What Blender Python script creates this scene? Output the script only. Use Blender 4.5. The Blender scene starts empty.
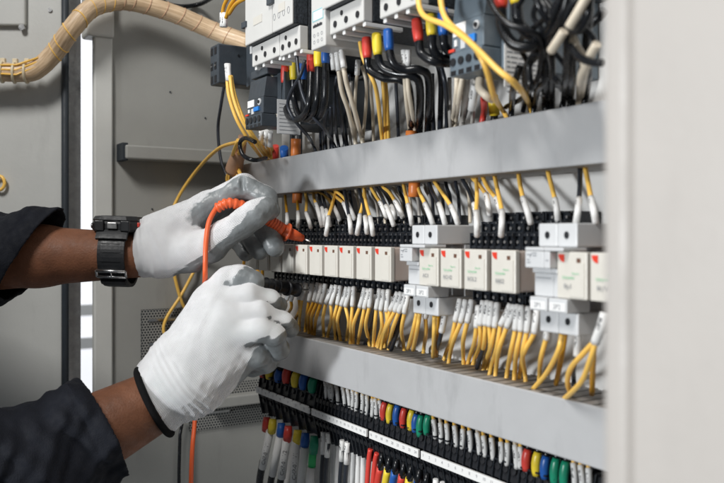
import bpy, bmesh, math, random
import numpy as np
from mathutils import Vector, Matrix
random.seed(7)
R = math.radians
sc = bpy.context.scene
COL = sc.collection

# ------------------------------------------------------------------ camera
# world frame: +X along the mounting plate to the right, +Y into the cabinet, Z up; lens height is z = 0
TH = R(32.0); FPX = 804.0; U0, V0 = 362.0, 233.0
CAM = Vector((0, -0.4, 0))
FW = Vector((-math.cos(TH), math.sin(TH), 0)); RT = Vector((math.sin(TH), math.cos(TH), 0)); UP = Vector((0, 0, 1))
cd = bpy.data.cameras.new('camera'); cam_o = bpy.data.objects.new('camera', cd); COL.objects.link(cam_o)
m3 = Matrix((RT, UP, -FW)).transposed()
cam_o.matrix_world = Matrix.Translation(CAM) @ m3.to_4x4()
cd.sensor_width = 36.0; cd.lens = 36.0 * FPX / 724.0
cd.shift_y = -(241.5 - V0) / 724.0
cd.clip_start = 0.01; cd.clip_end = 50
cd.dof.use_dof = True; cd.dof.focus_distance = 0.80; cd.dof.aperture_fstop = 8.0; cd.dof.aperture_blades = 7
sc.camera = cam_o

# ------------------------------------------------------------------ light
w = bpy.data.worlds.new('World'); sc.world = w; w.use_nodes = True
w.node_tree.nodes['Background'].inputs[0].default_value = (0.86, 0.93, 1.0, 1)
w.node_tree.nodes['Background'].inputs[1].default_value = 0.15

def area(name, loc, target, size, power, col, size_y=None):
    l = bpy.data.lights.new(name, 'AREA'); l.energy = power; l.color = col; l.size = size
    if size_y: l.shape = 'RECTANGLE'; l.size_y = size_y
    o = bpy.data.objects.new(name, l); COL.objects.link(o); o.location = loc
    o.rotation_euler = (Vector(target) - Vector(loc)).to_track_quat('-Z', 'Y').to_euler()
    return o
area('ceiling_lamp', (0.05, -1.28, 1.46), (-0.75, -0.05, 0.0), 0.46, 33, (1.0, 0.98, 0.95))
area('window_light', (-0.43, -1.70, 0.07), (-0.48, 0, 0), 0.22, 22, (0.95, 0.98, 1.0))

sc.view_settings.view_transform = 'Standard'; sc.view_settings.look = 'None'
sc.view_settings.exposure = 0.0; sc.view_settings.gamma = 1.0
sc.view_settings.use_curve_mapping = False
try:
    sc.cycles.use_denoising = True
    sc.cycles.max_bounces = 6; sc.cycles.transparent_max_bounces = 12
except Exception: pass

# ------------------------------------------------------------------ placing
def at(u, v, D):
    """point where the sight line through photo pixel (u, v) meets the plane parallel to the mounting plate at D from the lens"""
    a = (u - U0) / FPX; d = FW + RT * a + UP * ((V0 - v) / FPX)
    return CAM + d * (D / d.y)
def seen(u, v, t):
    """point at depth t along the sight line"""
    return CAM + (FW + RT * ((u - U0) / FPX) + UP * ((V0 - v) / FPX)) * t
def onx(u, v, X):
    a = (u - U0) / FPX; d = FW + RT * a + UP * ((V0 - v) / FPX)
    return CAM + d * (X / d.x)

# ------------------------------------------------------------------ materials
def lin(h):
    h = h.lstrip('#'); c = [int(h[i:i + 2], 16) / 255 for i in (0, 2, 4)]
    return tuple(x / 12.92 if x <= 0.04045 else ((x + 0.055) / 1.055) ** 2.4 for x in c)
MATS = {}
def mat(name, col, rough=0.5, metal=0.0, var=0.12, vscale=30, bump=0.0, bscale=300, spec=0.5, coat=0.0, dirt=0.0):
    m = bpy.data.materials.new(name); m.use_nodes = True; nt = m.node_tree; N = nt.nodes; L = nt.links
    b = N['Principled BSDF']
    if isinstance(col, str): col = lin(col)
    b.inputs['Roughness'].default_value = rough; b.inputs['Metallic'].default_value = metal
    b.inputs['Specular IOR Level'].default_value = spec
    if coat: b.inputs['Coat Weight'].default_value = coat; b.inputs['Coat Roughness'].default_value = 0.15
    tc = N.new('ShaderNodeTexCoord')
    n = N.new('ShaderNodeTexNoise'); n.inputs['Scale'].default_value = vscale; n.inputs['Detail'].default_value = 6; n.inputs['Roughness'].default_value = 0.65
    L.new(tc.outputs['Object'], n.inputs['Vector'])
    r = N.new('ShaderNodeMapRange'); r.inputs[1].default_value = 0.25; r.inputs[2].default_value = 0.75
    r.inputs[3].default_value = 1 - var; r.inputs[4].default_value = 1 + var
    L.new(n.outputs['Fac'], r.inputs[0])
    mx = N.new('ShaderNodeVectorMath'); mx.operation = 'SCALE'; mx.inputs[0].default_value = col
    L.new(r.outputs[0], mx.inputs['Scale']); L.new(mx.outputs[0], b.inputs['Base Color'])
    if dirt:      # upright smears and finger marks
        mp = N.new('ShaderNodeMapping'); mp.inputs['Scale'].default_value = (26, 26, 7); L.new(tc.outputs['Object'], mp.inputs['Vector'])
        dn = N.new('ShaderNodeTexNoise'); dn.inputs['Scale'].default_value = 1.0; dn.inputs['Detail'].default_value = 8; dn.inputs['Roughness'].default_value = 0.7; L.new(mp.outputs[0], dn.inputs['Vector'])
        dm = N.new('ShaderNodeMapRange'); dm.inputs[1].default_value = 0.56; dm.inputs[2].default_value = 0.76; dm.inputs[3].default_value = 1.0; dm.inputs[4].default_value = 1 - dirt; L.new(dn.outputs['Fac'], dm.inputs[0])
        mm = N.new('ShaderNodeMath'); mm.operation = 'MULTIPLY'; L.new(r.outputs[0], mm.inputs[0]); L.new(dm.outputs[0], mm.inputs[1]); L.new(mm.outputs[0], mx.inputs['Scale'])
    rr = N.new('ShaderNodeMapRange'); rr.inputs[1].default_value = 0.3; rr.inputs[2].default_value = 0.7
    rr.inputs[3].default_value = max(0.03, rough - 0.1); rr.inputs[4].default_value = min(1, rough + 0.1)
    n2 = N.new('ShaderNodeTexNoise'); n2.inputs['Scale'].default_value = vscale * 2.7; n2.inputs['Detail'].default_value = 3
    L.new(tc.outputs['Object'], n2.inputs['Vector']); L.new(n2.outputs['Fac'], rr.inputs[0]); L.new(rr.outputs[0], b.inputs['Roughness'])
    if bump:
        n3 = N.new('ShaderNodeTexNoise'); n3.inputs['Scale'].default_value = bscale; n3.inputs['Detail'].default_value = 4
        L.new(tc.outputs['Object'], n3.inputs['Vector'])
        bp = N.new('ShaderNodeBump'); bp.inputs['Strength'].default_value = bump; bp.inputs['Distance'].default_value = 0.001
        L.new(n3.outputs['Fac'], bp.inputs['Height']); L.new(bp.outputs[0], b.inputs['Normal'])
    MATS[name] = m
    return m
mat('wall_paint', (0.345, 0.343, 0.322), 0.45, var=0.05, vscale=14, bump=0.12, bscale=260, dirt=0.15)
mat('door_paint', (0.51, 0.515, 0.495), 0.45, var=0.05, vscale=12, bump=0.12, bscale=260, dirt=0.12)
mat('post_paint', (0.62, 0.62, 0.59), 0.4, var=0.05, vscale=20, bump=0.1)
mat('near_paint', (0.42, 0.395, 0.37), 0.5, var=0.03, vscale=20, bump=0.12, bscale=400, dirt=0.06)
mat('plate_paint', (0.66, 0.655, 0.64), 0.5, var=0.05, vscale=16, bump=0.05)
mat('duct_plastic', (0.415, 0.42, 0.428), 0.42, var=0.045, vscale=22, bump=0.06, bscale=220, dirt=0.22)
mat('shaded_duct', (0.34, 0.325, 0.31), 0.55, var=0.1, vscale=60)  # duct grey, browned and darkened to carry shade on slats and inside
mat('gasket', (0.025, 0.032, 0.04), 0.6)
mat('steel', (0.55, 0.55, 0.55), 0.3, 1.0, var=0.1)
mat('dull_steel', (0.33, 0.33, 0.33), 0.45, 0.9, var=0.2, vscale=90)
mat('ivory', (0.62, 0.595, 0.54), 0.38, var=0.03, vscale=60)
mat('module_grey', (0.57, 0.58, 0.59), 0.42, var=0.03, vscale=40, bump=0.05, bscale=500)
mat('contactor_grey', (0.60, 0.595, 0.575), 0.42, var=0.04, vscale=40, bump=0.06, bscale=500)
mat('plate_white', (0.78, 0.78, 0.77), 0.45, var=0.03)
mat('black_plastic', (0.012, 0.013, 0.016), 0.38, var=0.3, vscale=60, bump=0.1, bscale=700)
mat('socket_black', (0.014, 0.017, 0.022), 0.3, var=0.3, vscale=120, bump=0.15, bscale=900)
mat('dark_grey_plastic', (0.045, 0.055, 0.066), 0.42, var=0.15, vscale=60, bump=0.15, bscale=700)
mat('blue_grey_plastic', (0.13, 0.165, 0.195), 0.42, var=0.1, vscale=60, bump=0.1, bscale=700)
mat('speckled_side', (0.035, 0.042, 0.05), 0.55, var=0.9, vscale=420, bump=0.4, bscale=600)
mat('black_cable', (0.007, 0.008, 0.010), 0.27, var=0.25, vscale=50, spec=0.4)
mat('dark_wire', (0.022, 0.026, 0.035), 0.35, var=0.2)
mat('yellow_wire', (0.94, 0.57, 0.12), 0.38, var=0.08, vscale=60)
mat('ochre_wire', (0.66, 0.33, 0.02), 0.4, var=0.1, vscale=60)  # yellow wire again, with shade mixed into the colour for the dim ones
mat('cream_wire', (0.68, 0.60, 0.48), 0.4, var=0.08)
mat('grey_wire', (0.42, 0.40, 0.37), 0.45, var=0.1)
mat('red_boot', (0.62, 0.055, 0.04), 0.4, var=0.1)
mat('yellow_boot', (0.80, 0.60, 0.04), 0.4, var=0.1)
mat('blue_boot', (0.015, 0.10, 0.38), 0.4, var=0.1)
mat('green_boot', (0.01, 0.25, 0.14), 0.4, var=0.1)
mat('light_green', (0.04, 0.52, 0.16), 0.4)
mat('orange_tube', (0.74, 0.22, 0.05), 0.42, var=0.08)
mat('probe_orange', (0.78, 0.125, 0.035), 0.42, var=0.08, bump=0.1, bscale=800)
mat('red_mark', (0.72, 0.05, 0.025), 0.4)
mat('brown_window', (0.14, 0.07, 0.045), 0.35)
mat('print_black', (0.03, 0.03, 0.035), 0.6)
mat('print_grey', (0.22, 0.23, 0.25), 0.6)
mat('print_green', (0.12, 0.50, 0.24), 0.6)
mat('print_cyan', (0.25, 0.58, 0.62), 0.6)
mat('blue_button', (0.02, 0.20, 0.62), 0.35)
mat('copper', (0.55, 0.30, 0.14), 0.35, 0.8, var=0.3, vscale=200)
mat('coil_tape', (0.60, 0.52, 0.36), 0.5, var=0.3, vscale=200)
mat('spiral_wrap', (0.66, 0.50, 0.34), 0.42, var=0.12, vscale=40)
def wrap_mat():
    m = MATS['spiral_wrap']; N = m.node_tree.nodes; L = m.node_tree.links; b = N['Principled BSDF']
    src = b.inputs['Base Color'].links[0].from_socket
    uv = N.new('ShaderNodeUVMap'); mp = N.new('ShaderNodeMapping'); mp.inputs['Scale'].default_value = (30, 3, 1); L.new(uv.outputs[0], mp.inputs['Vector'])
    n = N.new('ShaderNodeTexNoise'); n.inputs['Scale'].default_value = 1.0; n.inputs['Detail'].default_value = 3; L.new(mp.outputs[0], n.inputs['Vector'])
    r = N.new('ShaderNodeValToRGB'); r.color_ramp.elements[0].position = 0.42; r.color_ramp.elements[1].position = 0.60
    r.color_ramp.elements[0].color = (0.82, 0.76, 0.68, 1); r.color_ramp.elements[1].color = (1.08, 1.05, 1.0, 1); L.new(n.outputs['Fac'], r.inputs[0])
    mx = N.new('ShaderNodeMix'); mx.data_type = 'RGBA'; mx.blend_type = 'MULTIPLY'; mx.inputs[0].default_value = 1.0
    L.new(src, mx.inputs[6]); L.new(r.outputs[0], mx.inputs[7]); L.new(mx.outputs[2], b.inputs['Base Color'])
wrap_mat()
mat('tie_nylon', (0.72, 0.62, 0.44), 0.35)
mat('shrink_beige', (0.50, 0.30, 0.19), 0.5, var=0.15, vscale=50)
mat('skin', (0.17, 0.068, 0.034), 0.62, var=0.30, vscale=46, bump=0.45, bscale=560, spec=0.36)
mat('hair', (0.012, 0.010, 0.009), 0.6)
mat('shirt_navy', (0.0075, 0.0088, 0.0135), 0.8, var=0.2, vscale=60, bump=0.5, bscale=900, spec=0.2)
mat('cuff_black', (0.0045, 0.0045, 0.005), 0.9, spec=0.15, bump=0.4, bscale=900)
mat('watch_resin', (0.010, 0.011, 0.013), 0.52, var=0.2, vscale=100, bump=0.1, bscale=700)
mat('watch_lens', (0.02, 0.022, 0.025), 0.08)
mat('label_text', (0.25, 0.25, 0.27), 0.6)

def sleeve_mat():
    """white sleeve with a line of small black printed characters"""
    m = mat('sleeve_white', (0.74, 0.735, 0.72), 0.42, var=0.04, vscale=80)
    N = m.node_tree.nodes; L = m.node_tree.links; b = N['Principled BSDF']
    src = b.inputs['Base Color'].links[0].from_socket
    uv = N.new('ShaderNodeUVMap'); sp = N.new('ShaderNodeSeparateXYZ'); L.new(uv.outputs[0], sp.inputs[0])
    def math_(op, a, bb):
        n = N.new('ShaderNodeMath'); n.operation = op
        for i, x in enumerate((a, bb)):
            if x is None: continue
            if isinstance(x, (int, float)): n.inputs[i].default_value = x
            else: L.new(x, n.inputs[i])
        return n.outputs[0]
    inf = N.new('ShaderNodeObjectInfo')
    cell = N.new('ShaderNodeTexWhiteNoise'); cell.noise_dimensions = '3D'
    cb = N.new('ShaderNodeCombineXYZ')
    L.new(math_('FLOOR', math_('MULTIPLY', sp.outputs[1], 1 / 0.00085), None), cb.inputs[0])
    L.new(math_('FLOOR', math_('MULTIPLY', sp.outputs[0], 26), None), cb.inputs[1]); L.new(inf.outputs['Random'], cb.inputs[2])
    L.new(cb.outputs[0], cell.inputs['Vector'])
    band = math_('MULTIPLY', math_('GREATER_THAN', sp.outputs[0], 0.42), math_('LESS_THAN', sp.outputs[0], 0.58))
    run = math_('MULTIPLY', math_('GREATER_THAN', sp.outputs[1], 0.0035), math_('LESS_THAN', sp.outputs[1], 0.0100))
    ink = math_('MULTIPLY', math_('MULTIPLY', band, run), math_('GREATER_THAN', cell.outputs['Value'], 0.5))
    mx = N.new('ShaderNodeMix'); mx.data_type = 'RGBA'
    L.new(math_('MULTIPLY', ink, 0.85), mx.inputs[0]); L.new(src, mx.inputs[6]); mx.inputs[7].default_value = (0.03, 0.03, 0.035, 1)
    L.new(mx.outputs[2], b.inputs['Base Color'])
sleeve_mat()
mat('sleeve_plain', (0.74, 0.735, 0.72), 0.42, var=0.05, vscale=80)

def clear_case():
    m = bpy.data.materials.new('clear_case'); m.use_nodes = True; N = m.node_tree.nodes; L = m.node_tree.links
    b = N['Principled BSDF']; b.inputs['Base Color'].default_value = (0.92, 0.80, 0.73, 1); b.inputs['Roughness'].default_value = 0.15
    tr = N.new('ShaderNodeBsdfTransparent'); tr.inputs[0].default_value = (0.93, 0.87, 0.83, 1)
    mx = N.new('ShaderNodeMixShader'); mx.inputs[0].default_value = 0.62
    L.new(tr.outputs[0], mx.inputs[1]); L.new(b.outputs[0], mx.inputs[2]); L.new(mx.outputs[0], N['Material Output'].inputs[0])
    MATS['clear_case'] = m
clear_case()

def glow(name, col, s):
    m = bpy.data.materials.new(name); m.use_nodes = True; b = m.node_tree.nodes['Principled BSDF']
    b.inputs['Base Color'].default_value = (*col, 1); b.inputs['Emission Color'].default_value = (*col, 1); b.inputs['Emission Strength'].default_value = s
    MATS[name] = m
glow('daylit_pane', (0.92, 0.93, 0.97), 0.75)

def glove_mat():
    """white rib knit; a grey dipped coating where the mesh attribute 'coat' is high"""
    m = bpy.data.materials.new('glove_fabric'); m.use_nodes = True; N = m.node_tree.nodes; L = m.node_tree.links
    b = N['Principled BSDF']
    a = N.new('ShaderNodeAttribute'); a.attribute_name = 'coat'
    k = N.new('ShaderNodeAttribute'); k.attribute_name = 'rib'     # coordinates along / across the hand in metres
    tc = N.new('ShaderNodeTexCoord')
    n = N.new('ShaderNodeTexNoise'); n.inputs['Scale'].default_value = 95; n.inputs['Detail'].default_value = 5
    L.new(tc.outputs['Object'], n.inputs['Vector'])
    ad = N.new('ShaderNodeMath'); ad.operation = 'MULTIPLY_ADD'; ad.inputs[1].default_value = 0.34; L.new(n.outputs['Fac'], ad.inputs[0]); L.new(a.outputs['Fac'], ad.inputs[2])
    rp = N.new('ShaderNodeMapRange'); rp.inputs[1].default_value = 0.62; rp.inputs[2].default_value = 0.72; L.new(ad.outputs[0], rp.inputs[0])
    fac = rp.outputs[0]
    n2 = N.new('ShaderNodeTexNoise'); n2.inputs['Scale'].default_value = 60; n2.inputs['Detail'].default_value = 6; L.new(tc.outputs['Object'], n2.inputs['Vector'])
    def ramp(lo, hi, c0, c1, src):
        r = N.new('ShaderNodeValToRGB'); r.color_ramp.elements[0].position = lo; r.color_ramp.elements[1].position = hi
        r.color_ramp.elements[0].color = (*c0, 1); r.color_ramp.elements[1].color = (*c1, 1); L.new(src, r.inputs[0]); return r.outputs[0]
    white = ramp(0.3, 0.7, (0.73, 0.73, 0.74), (0.83, 0.83, 0.84), n2.outputs['Fac'])
    grey = ramp(0.3, 0.7, (0.155, 0.17, 0.175), (0.235, 0.25, 0.255), n2.outputs['Fac'])
    mx = N.new('ShaderNodeMix'); mx.data_type = 'RGBA'; L.new(fac, mx.inputs[0]); L.new(white, mx.inputs[6]); L.new(grey, mx.inputs[7])
    L.new(mx.outputs[2], b.inputs['Base Color'])
    ro = N.new('ShaderNodeMapRange'); ro.inputs[3].default_value = 0.85; ro.inputs[4].default_value = 0.36; L.new(fac, ro.inputs[0]); L.new(ro.outputs[0], b.inputs['Roughness'])
    # knit ribs
    wv = N.new('ShaderNodeTexWave'); wv.bands_direction = 'Y'; wv.inputs['Scale'].default_value = 250; wv.inputs['Distortion'].default_value = 0.6
    L.new(k.outputs['Vector'], wv.inputs['Vector'])
    wv2 = N.new('ShaderNodeTexWave'); wv2.bands_direction = 'X'; wv2.inputs['Scale'].default_value = 300; wv2.inputs['Distortion'].default_value = 0.6
    L.new(k.outputs['Vector'], wv2.inputs['Vector'])
    sm = N.new('ShaderNodeMath'); sm.operation = 'MULTIPLY_ADD'; sm.inputs[1].default_value = 0.45; L.new(wv2.outputs['Fac'], sm.inputs[0]); L.new(wv.outputs['Fac'], sm.inputs[2])
    bs = N.new('ShaderNodeMapRange'); bs.inputs[3].default_value = 0.75; bs.inputs[4].default_value = 0.0; L.new(fac, bs.inputs[0])
    bp = N.new('ShaderNodeBump'); bp.inputs['Distance'].default_value = 0.0011; L.new(bs.outputs[0], bp.inputs['Strength']); L.new(sm.outputs[0], bp.inputs['Height'])
    n3 = N.new('ShaderNodeTexNoise'); n3.inputs['Scale'].default_value = 240; n3.inputs['Detail'].default_value = 5; L.new(tc.outputs['Object'], n3.inputs['Vector'])
    bp2 = N.new('ShaderNodeBump'); bp2.inputs['Distance'].default_value = 0.0014; bp2.inputs['Strength'].default_value = 0.38; L.new(n3.outputs['Fac'], bp2.inputs['Height']); L.new(bp.outputs[0], bp2.inputs['Normal'])
    L.new(bp2.outputs[0], b.inputs['Normal'])
    b.inputs['Sheen Weight'].default_value = 0.0
    MATS['glove_fabric'] = m
glove_mat()

# ------------------------------------------------------------------ mesh building
ORG = {}
def finish(o, label=None, cat=None, group=None, kind=None):
    for k, v in (('label', label), ('category', cat), ('group', group), ('kind', kind)):
        if v: o[k] = v
    return o
def link(name, me, parent, org):
    o = bpy.data.objects.new(name, me); COL.objects.link(o)
    ORG[o] = org
    if parent is not None:
        o.parent = parent; o.location = org - ORG[parent]
    else: o.location = org
    return o
def empty(name, loc, label, cat, group=None):
    o = bpy.data.objects.new(name, None); COL.objects.link(o); o.empty_display_size = 0.01
    o.location = loc; ORG[o] = Vector(loc)
    return finish(o, label, cat, group)
class G:
    """collects shapes given in world coordinates; build() links them as one mesh object"""
    def __init__(s): s.bm = bmesh.new(); s.uv = s.bm.loops.layers.uv.new('UVMap'); s.sm = False
    def box(s, a, b, bev=0.0, seg=2):
        lo = [min(a[i], b[i]) for i in range(3)]; hi = [max(a[i], b[i]) for i in range(3)]
        c = Vector([(lo[i] + hi[i]) / 2 for i in range(3)]); d = [hi[i] - lo[i] for i in range(3)]
        r = bmesh.ops.create_cube(s.bm, size=1.0, matrix=Matrix.Translation(c) @ Matrix.Diagonal((*d, 1)))
        if bev:
            bev = min(bev, min(d) * 0.45)
            es = list({e for v in r['verts'] for e in v.link_edges})
            bmesh.ops.bevel(s.bm, geom=es, offset=bev, segments=seg, affect='EDGES', profile=0.5)
        return s
    def obox(s, c, ax, half, bev=0.0):
        """box with axes ax (three unit vectors) and half sizes"""
        M = Matrix((ax[0], ax[1], ax[2])).transposed().to_4x4()
        r = bmesh.ops.create_cube(s.bm, size=2.0, matrix=Matrix.Translation(c) @ M @ Matrix.Diagonal((*half, 1)))
        if bev:
            es = list({e for v in r['verts'] for e in v.link_edges})
            bmesh.ops.bevel(s.bm, geom=es, offset=min(bev, min(half) * 0.9), segments=2, affect='EDGES', profile=0.5)
        return s
    def tube(s, pts, r, n=8, cap=True, flat=None):
        """swept circle; r a number or a list; uv = (round, metres along)"""
        pts = [Vector(p) for p in pts]; k = len(pts)
        rs = r if isinstance(r, (list, tuple)) else [r] * k
        rings = []; prev = None; dist = 0.0; ds = []
        for i, p in enumerate(pts):
            t = (pts[min(i + 1, k - 1)] - pts[max(i - 1, 0)])
            if t.length < 1e-9: t = Vector((0, 0, 1))
            t.normalize()
            if prev is None:
                nrm = Vector((0, -1, 0)) - t * t.dot(Vector((0, -1, 0)))
                if nrm.length < 1e-3: nrm = t.orthogonal()
            else: nrm = prev - t * prev.dot(t)
            nrm.normalize(); prev = nrm; bn = t.cross(nrm)
            if i: dist += (p - pts[i - 1]).length
            ds.append(dist)
            # ring starts at the back so that u = 0.5 faces the viewer
            rings.append([s.bm.verts.new(p - nrm * (math.cos(2 * math.pi * j / n) * rs[i]) - bn * (math.sin(2 * math.pi * j / n) * rs[i])) for j in range(n)])
        for i in range(k - 1):
            for j in range(n):
                f = s.bm.faces.new((rings[i][j], rings[i][(j + 1) % n], rings[i + 1][(j + 1) % n], rings[i + 1][j]))
                f.smooth = True
                for lp, (a, b) in zip(f.loops, ((j, i), (j + 1, i), (j + 1, i + 1), (j, i + 1))): lp[s.uv].uv = (a / n, ds[b])
        if cap:
            for rg, fl in ((rings[0], True), (rings[-1], False)):
                try: s.bm.faces.new(rg[::-1] if fl else rg)
                except ValueError: pass
        return s
    def cyl(s, a, b, r, r2=None, n=12): return s.tube([a, b], [r, r if r2 is None else r2], n)
    def disc(s, c, nrm, r, n=14, sx=1.0, d=0.0008):
        nrm = Vector(nrm).normalized(); e1 = nrm.orthogonal().normalized() if abs(nrm.z) > 0.9 else Vector((0, 0, 1)).cross(nrm).normalized(); e2 = nrm.cross(e1)
        a = [s.bm.verts.new(Vector(c) + nrm * d + e1 * (math.cos(2 * math.pi * j / n) * r * sx) + e2 * (math.sin(2 * math.pi * j / n) * r)) for j in range(n)]
        b = [s.bm.verts.new(v.co - nrm * d * 2) for v in a]
        s.bm.faces.new(a)
        for j in range(n): s.bm.faces.new((a[j], b[j], b[(j + 1) % n], a[(j + 1) % n]))
        return s
    def poly(s, pts, d):
        """prism: outline pts pushed along d"""
        a = [s.bm.verts.new(p) for p in pts]; b = [s.bm.verts.new(Vector(p) + Vector(d)) for p in pts]; n = len(a)
        s.bm.faces.new(a); s.bm.faces.new(b[::-1])
        for j in range(n): s.bm.faces.new((a[j], b[j], b[(j + 1) % n], a[(j + 1) % n]))
        return s
    def mesh(s, me, M):
        t = bmesh.new(); t.from_mesh(me); t.transform(M); tmp = bpy.data.meshes.new('tmp'); t.to_mesh(tmp); t.free(); s.bm.from_mesh(tmp); bpy.data.meshes.remove(tmp); return s
    def build(s, name, m, parent=None, label=None, cat=None, group=None, kind=None, org=None, keepn=False):
        if not keepn: bmesh.ops.recalc_face_normals(s.bm, faces=s.bm.faces[:])
        if org is None:
            if parent is not None: org = ORG[parent].copy()
            else:
                cs = [v.co for v in s.bm.verts]
                org = Vector(((min(c.x for c in cs) + max(c.x for c in cs)) / 2, (min(c.y for c in cs) + max(c.y for c in cs)) / 2, min(c.z for c in cs)))
        bmesh.ops.translate(s.bm, vec=-org, verts=s.bm.verts[:])
        me = bpy.data.meshes.new(name); s.bm.to_mesh(me); s.bm.free()
        me.materials.append(MATS[m])
        return finish(link(name, me, parent, org), label, cat, group, kind)
def kids(o): return [c for c in bpy.data.objects if c.parent is o]
def copy_tree(o, delta, label=None, _ch=None):
    if _ch is None:
        _ch = {}
        for c in bpy.data.objects:
            if c.parent is not None: _ch.setdefault(c.parent, []).append(c)
    def rec(src, par):
        c = src.copy(); COL.objects.link(c); c.parent = par
        for k in _ch.get(src, []): rec(k, c)
        return c
    c = rec(o, None); c.location = Vector(o.location) + Vector(delta); ORG[c] = c.location.copy()
    if label: c['label'] = label
    return c
def spline(pts, per=6):
    pts = [Vector(p) for p in pts]
    if len(pts) == 2: return [pts[0].lerp(pts[1], i / 3) for i in range(4)]
    P = [pts[0] * 2 - pts[1]] + pts + [pts[-1] * 2 - pts[-2]]; out = []
    for i in range(1, len(P) - 2):
        a, b, c, d = P[i - 1:i + 3]
        for k in range(per):
            t = k / per
            out.append(0.5 * ((2 * b) + (c - a) * t + (2 * a - 5 * b + 4 * c - d) * t * t + (3 * b - a - 3 * c + d) * t ** 3))
    return out + [pts[-1]]
TXT = {}
def text_mesh(s):
    if s not in TXT:
        cu = bpy.data.curves.new('txt', 'FONT'); cu.body = s; cu.size = 1.0; cu.align_x = 'CENTER'; cu.align_y = 'CENTER'; cu.resolution_u = 2
        o = bpy.data.objects.new('txt', cu); COL.objects.link(o)
        bpy.context.view_layer.update()
        me = bpy.data.meshes.new_from_object(o.evaluated_get(bpy.context.evaluated_depsgraph_get()))
        bpy.data.objects.remove(o); bpy.data.curves.remove(cu); TXT[s] = me
    return TXT[s]
def text_on(g, s, c, size, right=(1, 0, 0), up=(0, 0, 1)):
    r = Vector(right).normalized(); u = Vector(up).normalized(); n = r.cross(u)
    M = Matrix.Translation(c) @ Matrix((r, u, n)).transposed().to_4x4() @ Matrix.Diagonal((size, size, size, 1))
    g.mesh(text_mesh(s), M); return g
ORD = ['first', 'second', 'third', 'fourth', 'fifth', 'sixth', 'seventh', 'eighth', 'ninth', 'tenth', 'eleventh', 'twelfth', 'thirteenth', 'fourteenth', 'fifteenth',
       'sixteenth', 'seventeenth', 'eighteenth', 'nineteenth', 'twentieth', 'twenty-first', 'twenty-second', 'twenty-third', 'twenty-fourth', 'twenty-fifth', 'twenty-sixth',
       'twenty-seventh', 'twenty-eighth', 'twenty-ninth', 'thirtieth', 'thirty-first', 'thirty-second', 'thirty-third', 'thirty-fourth', 'thirty-fifth', 'thirty-sixth', 'thirty-seventh', 'thirty-eighth', 'thirty-ninth', 'fortieth']
# ------------------------------------------------------------------ cabinet
XW = -1.05; YP = 0.051
cab = empty('electrical_cabinet', (-0.6, 0.05, -0.62), 'grey painted steel cabinet standing open around the wiring', 'cabinet')
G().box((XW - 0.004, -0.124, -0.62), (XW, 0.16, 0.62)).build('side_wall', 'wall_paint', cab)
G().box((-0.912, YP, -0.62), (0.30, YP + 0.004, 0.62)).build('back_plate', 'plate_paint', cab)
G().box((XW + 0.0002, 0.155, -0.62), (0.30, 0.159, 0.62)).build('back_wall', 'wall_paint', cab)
G().box((-0.912, YP + 0.0042, -0.62), (-0.900, 0.1548, 0.62)).build('plate_standoff', 'dull_steel', cab)
# corner post: narrow flange beside the slit, folded head above it
p = G(); p.box((XW - 0.006, -0.1478, -0.62), (XW + 0.006, -0.1245, 0.62), 0.002)
p.build('corner_post', 'post_paint', cab)
h = G(); a = onx(88, 35, XW + 0.010); h.box((XW - 0.02, -0.158, a.z), (XW + 0.011, -0.1235, 0.62), 0.003)
h.build('post_head', 'post_paint', cab)
jb = G(); jb.box((XW - 0.050, -0.1790, -0.62), (XW - 0.030, -0.1560, 0.62), 0.001); jb.build('hinge_strip', 'dull_steel', cab)
# support rail on the side wall with dark end bracket
a = onx(126, 158.5, XW + 0.03); b = onx(126, 144.5, XW + 0.03)
rl = G(); rl.box((XW + 0.002, a.y, a.z), (XW + 0.030, 0.045, b.z), 0.002); rr = rl.build('support_rail', 'wall_paint', cab, label='short grey rail fixed across the side wall')
G().box((XW, a.y - 0.004, a.z - 0.002), (XW + 0.026, a.y + 0.004, b.z + 0.003), 0.001).build('bracket', 'gasket', rr)
# perforated vents
def vent(u0, v0, v1, y1, name):
    a = onx(u0, v0, XW); b = onx(u0, v1, XW)
    y0, z1, z0 = a.y, a.z, b.z
    G().box((XW + 0.0004, y0 + 0.001, z0 + 0.001), (XW + 0.0012, y1, z1 - 0.001)).build('vent_shade_sheet', 'gasket', cab)  # dark sheet added to stand in for the shade behind the holes
    g = G(); pch = 0.0040; rad = pch / math.sqrt(3); hr = 0.00150
    ny = int((y1 - y0) / pch); nz = int((z1 - z0) / (rad * 1.5))
    for i in range(nz):
        for j in range(ny):
            cy = y0 + pch * (j + 0.5 + 0.5 * (i % 2)); cz = z0 + rad * (1 + 1.5 * i)
            o = []; n = []
            for k in range(6):
                an = math.pi / 6 + k * math.pi / 3
                o.append(g.bm.verts.new((XW + 0.003, cy + rad * math.cos(an), cz + rad * math.sin(an))))
                n.append(g.bm.verts.new((XW + 0.003, cy + hr * math.cos(an), cz + hr * math.sin(an))))
            for k in range(6): g.bm.faces.new((o[k], o[(k + 1) % 6], n[(k + 1) % 6], n[k]))
    bmesh.ops.remove_doubles(g.bm, verts=g.bm.verts[:], dist=0.0002)
    v = g.build(name, 'wall_paint', cab, label='perforated vent plate low on the side wall', kind='stuff')
    for dz in (0.20, 0.62):
        z = z1 - (z1 - z0) * dz
        G().obox(Vector((XW + 0.0052, y0 + 0.034, z)), (Vector((0, 1, 0)), Vector((0.6, 0, 0.8)), Vector((0.8, 0, -0.6))), (0.024, 0.0022, 0.0006)).build('louvre', 'steel', v)
vent(140, 309, 366, 0.045, 'vent_plate'); vent(188, 386, 432, 0.125, 'vent_plate')
q0 = onx(212, 409, XW + 0.02); q1 = onx(212, 398, XW + 0.02)
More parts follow.
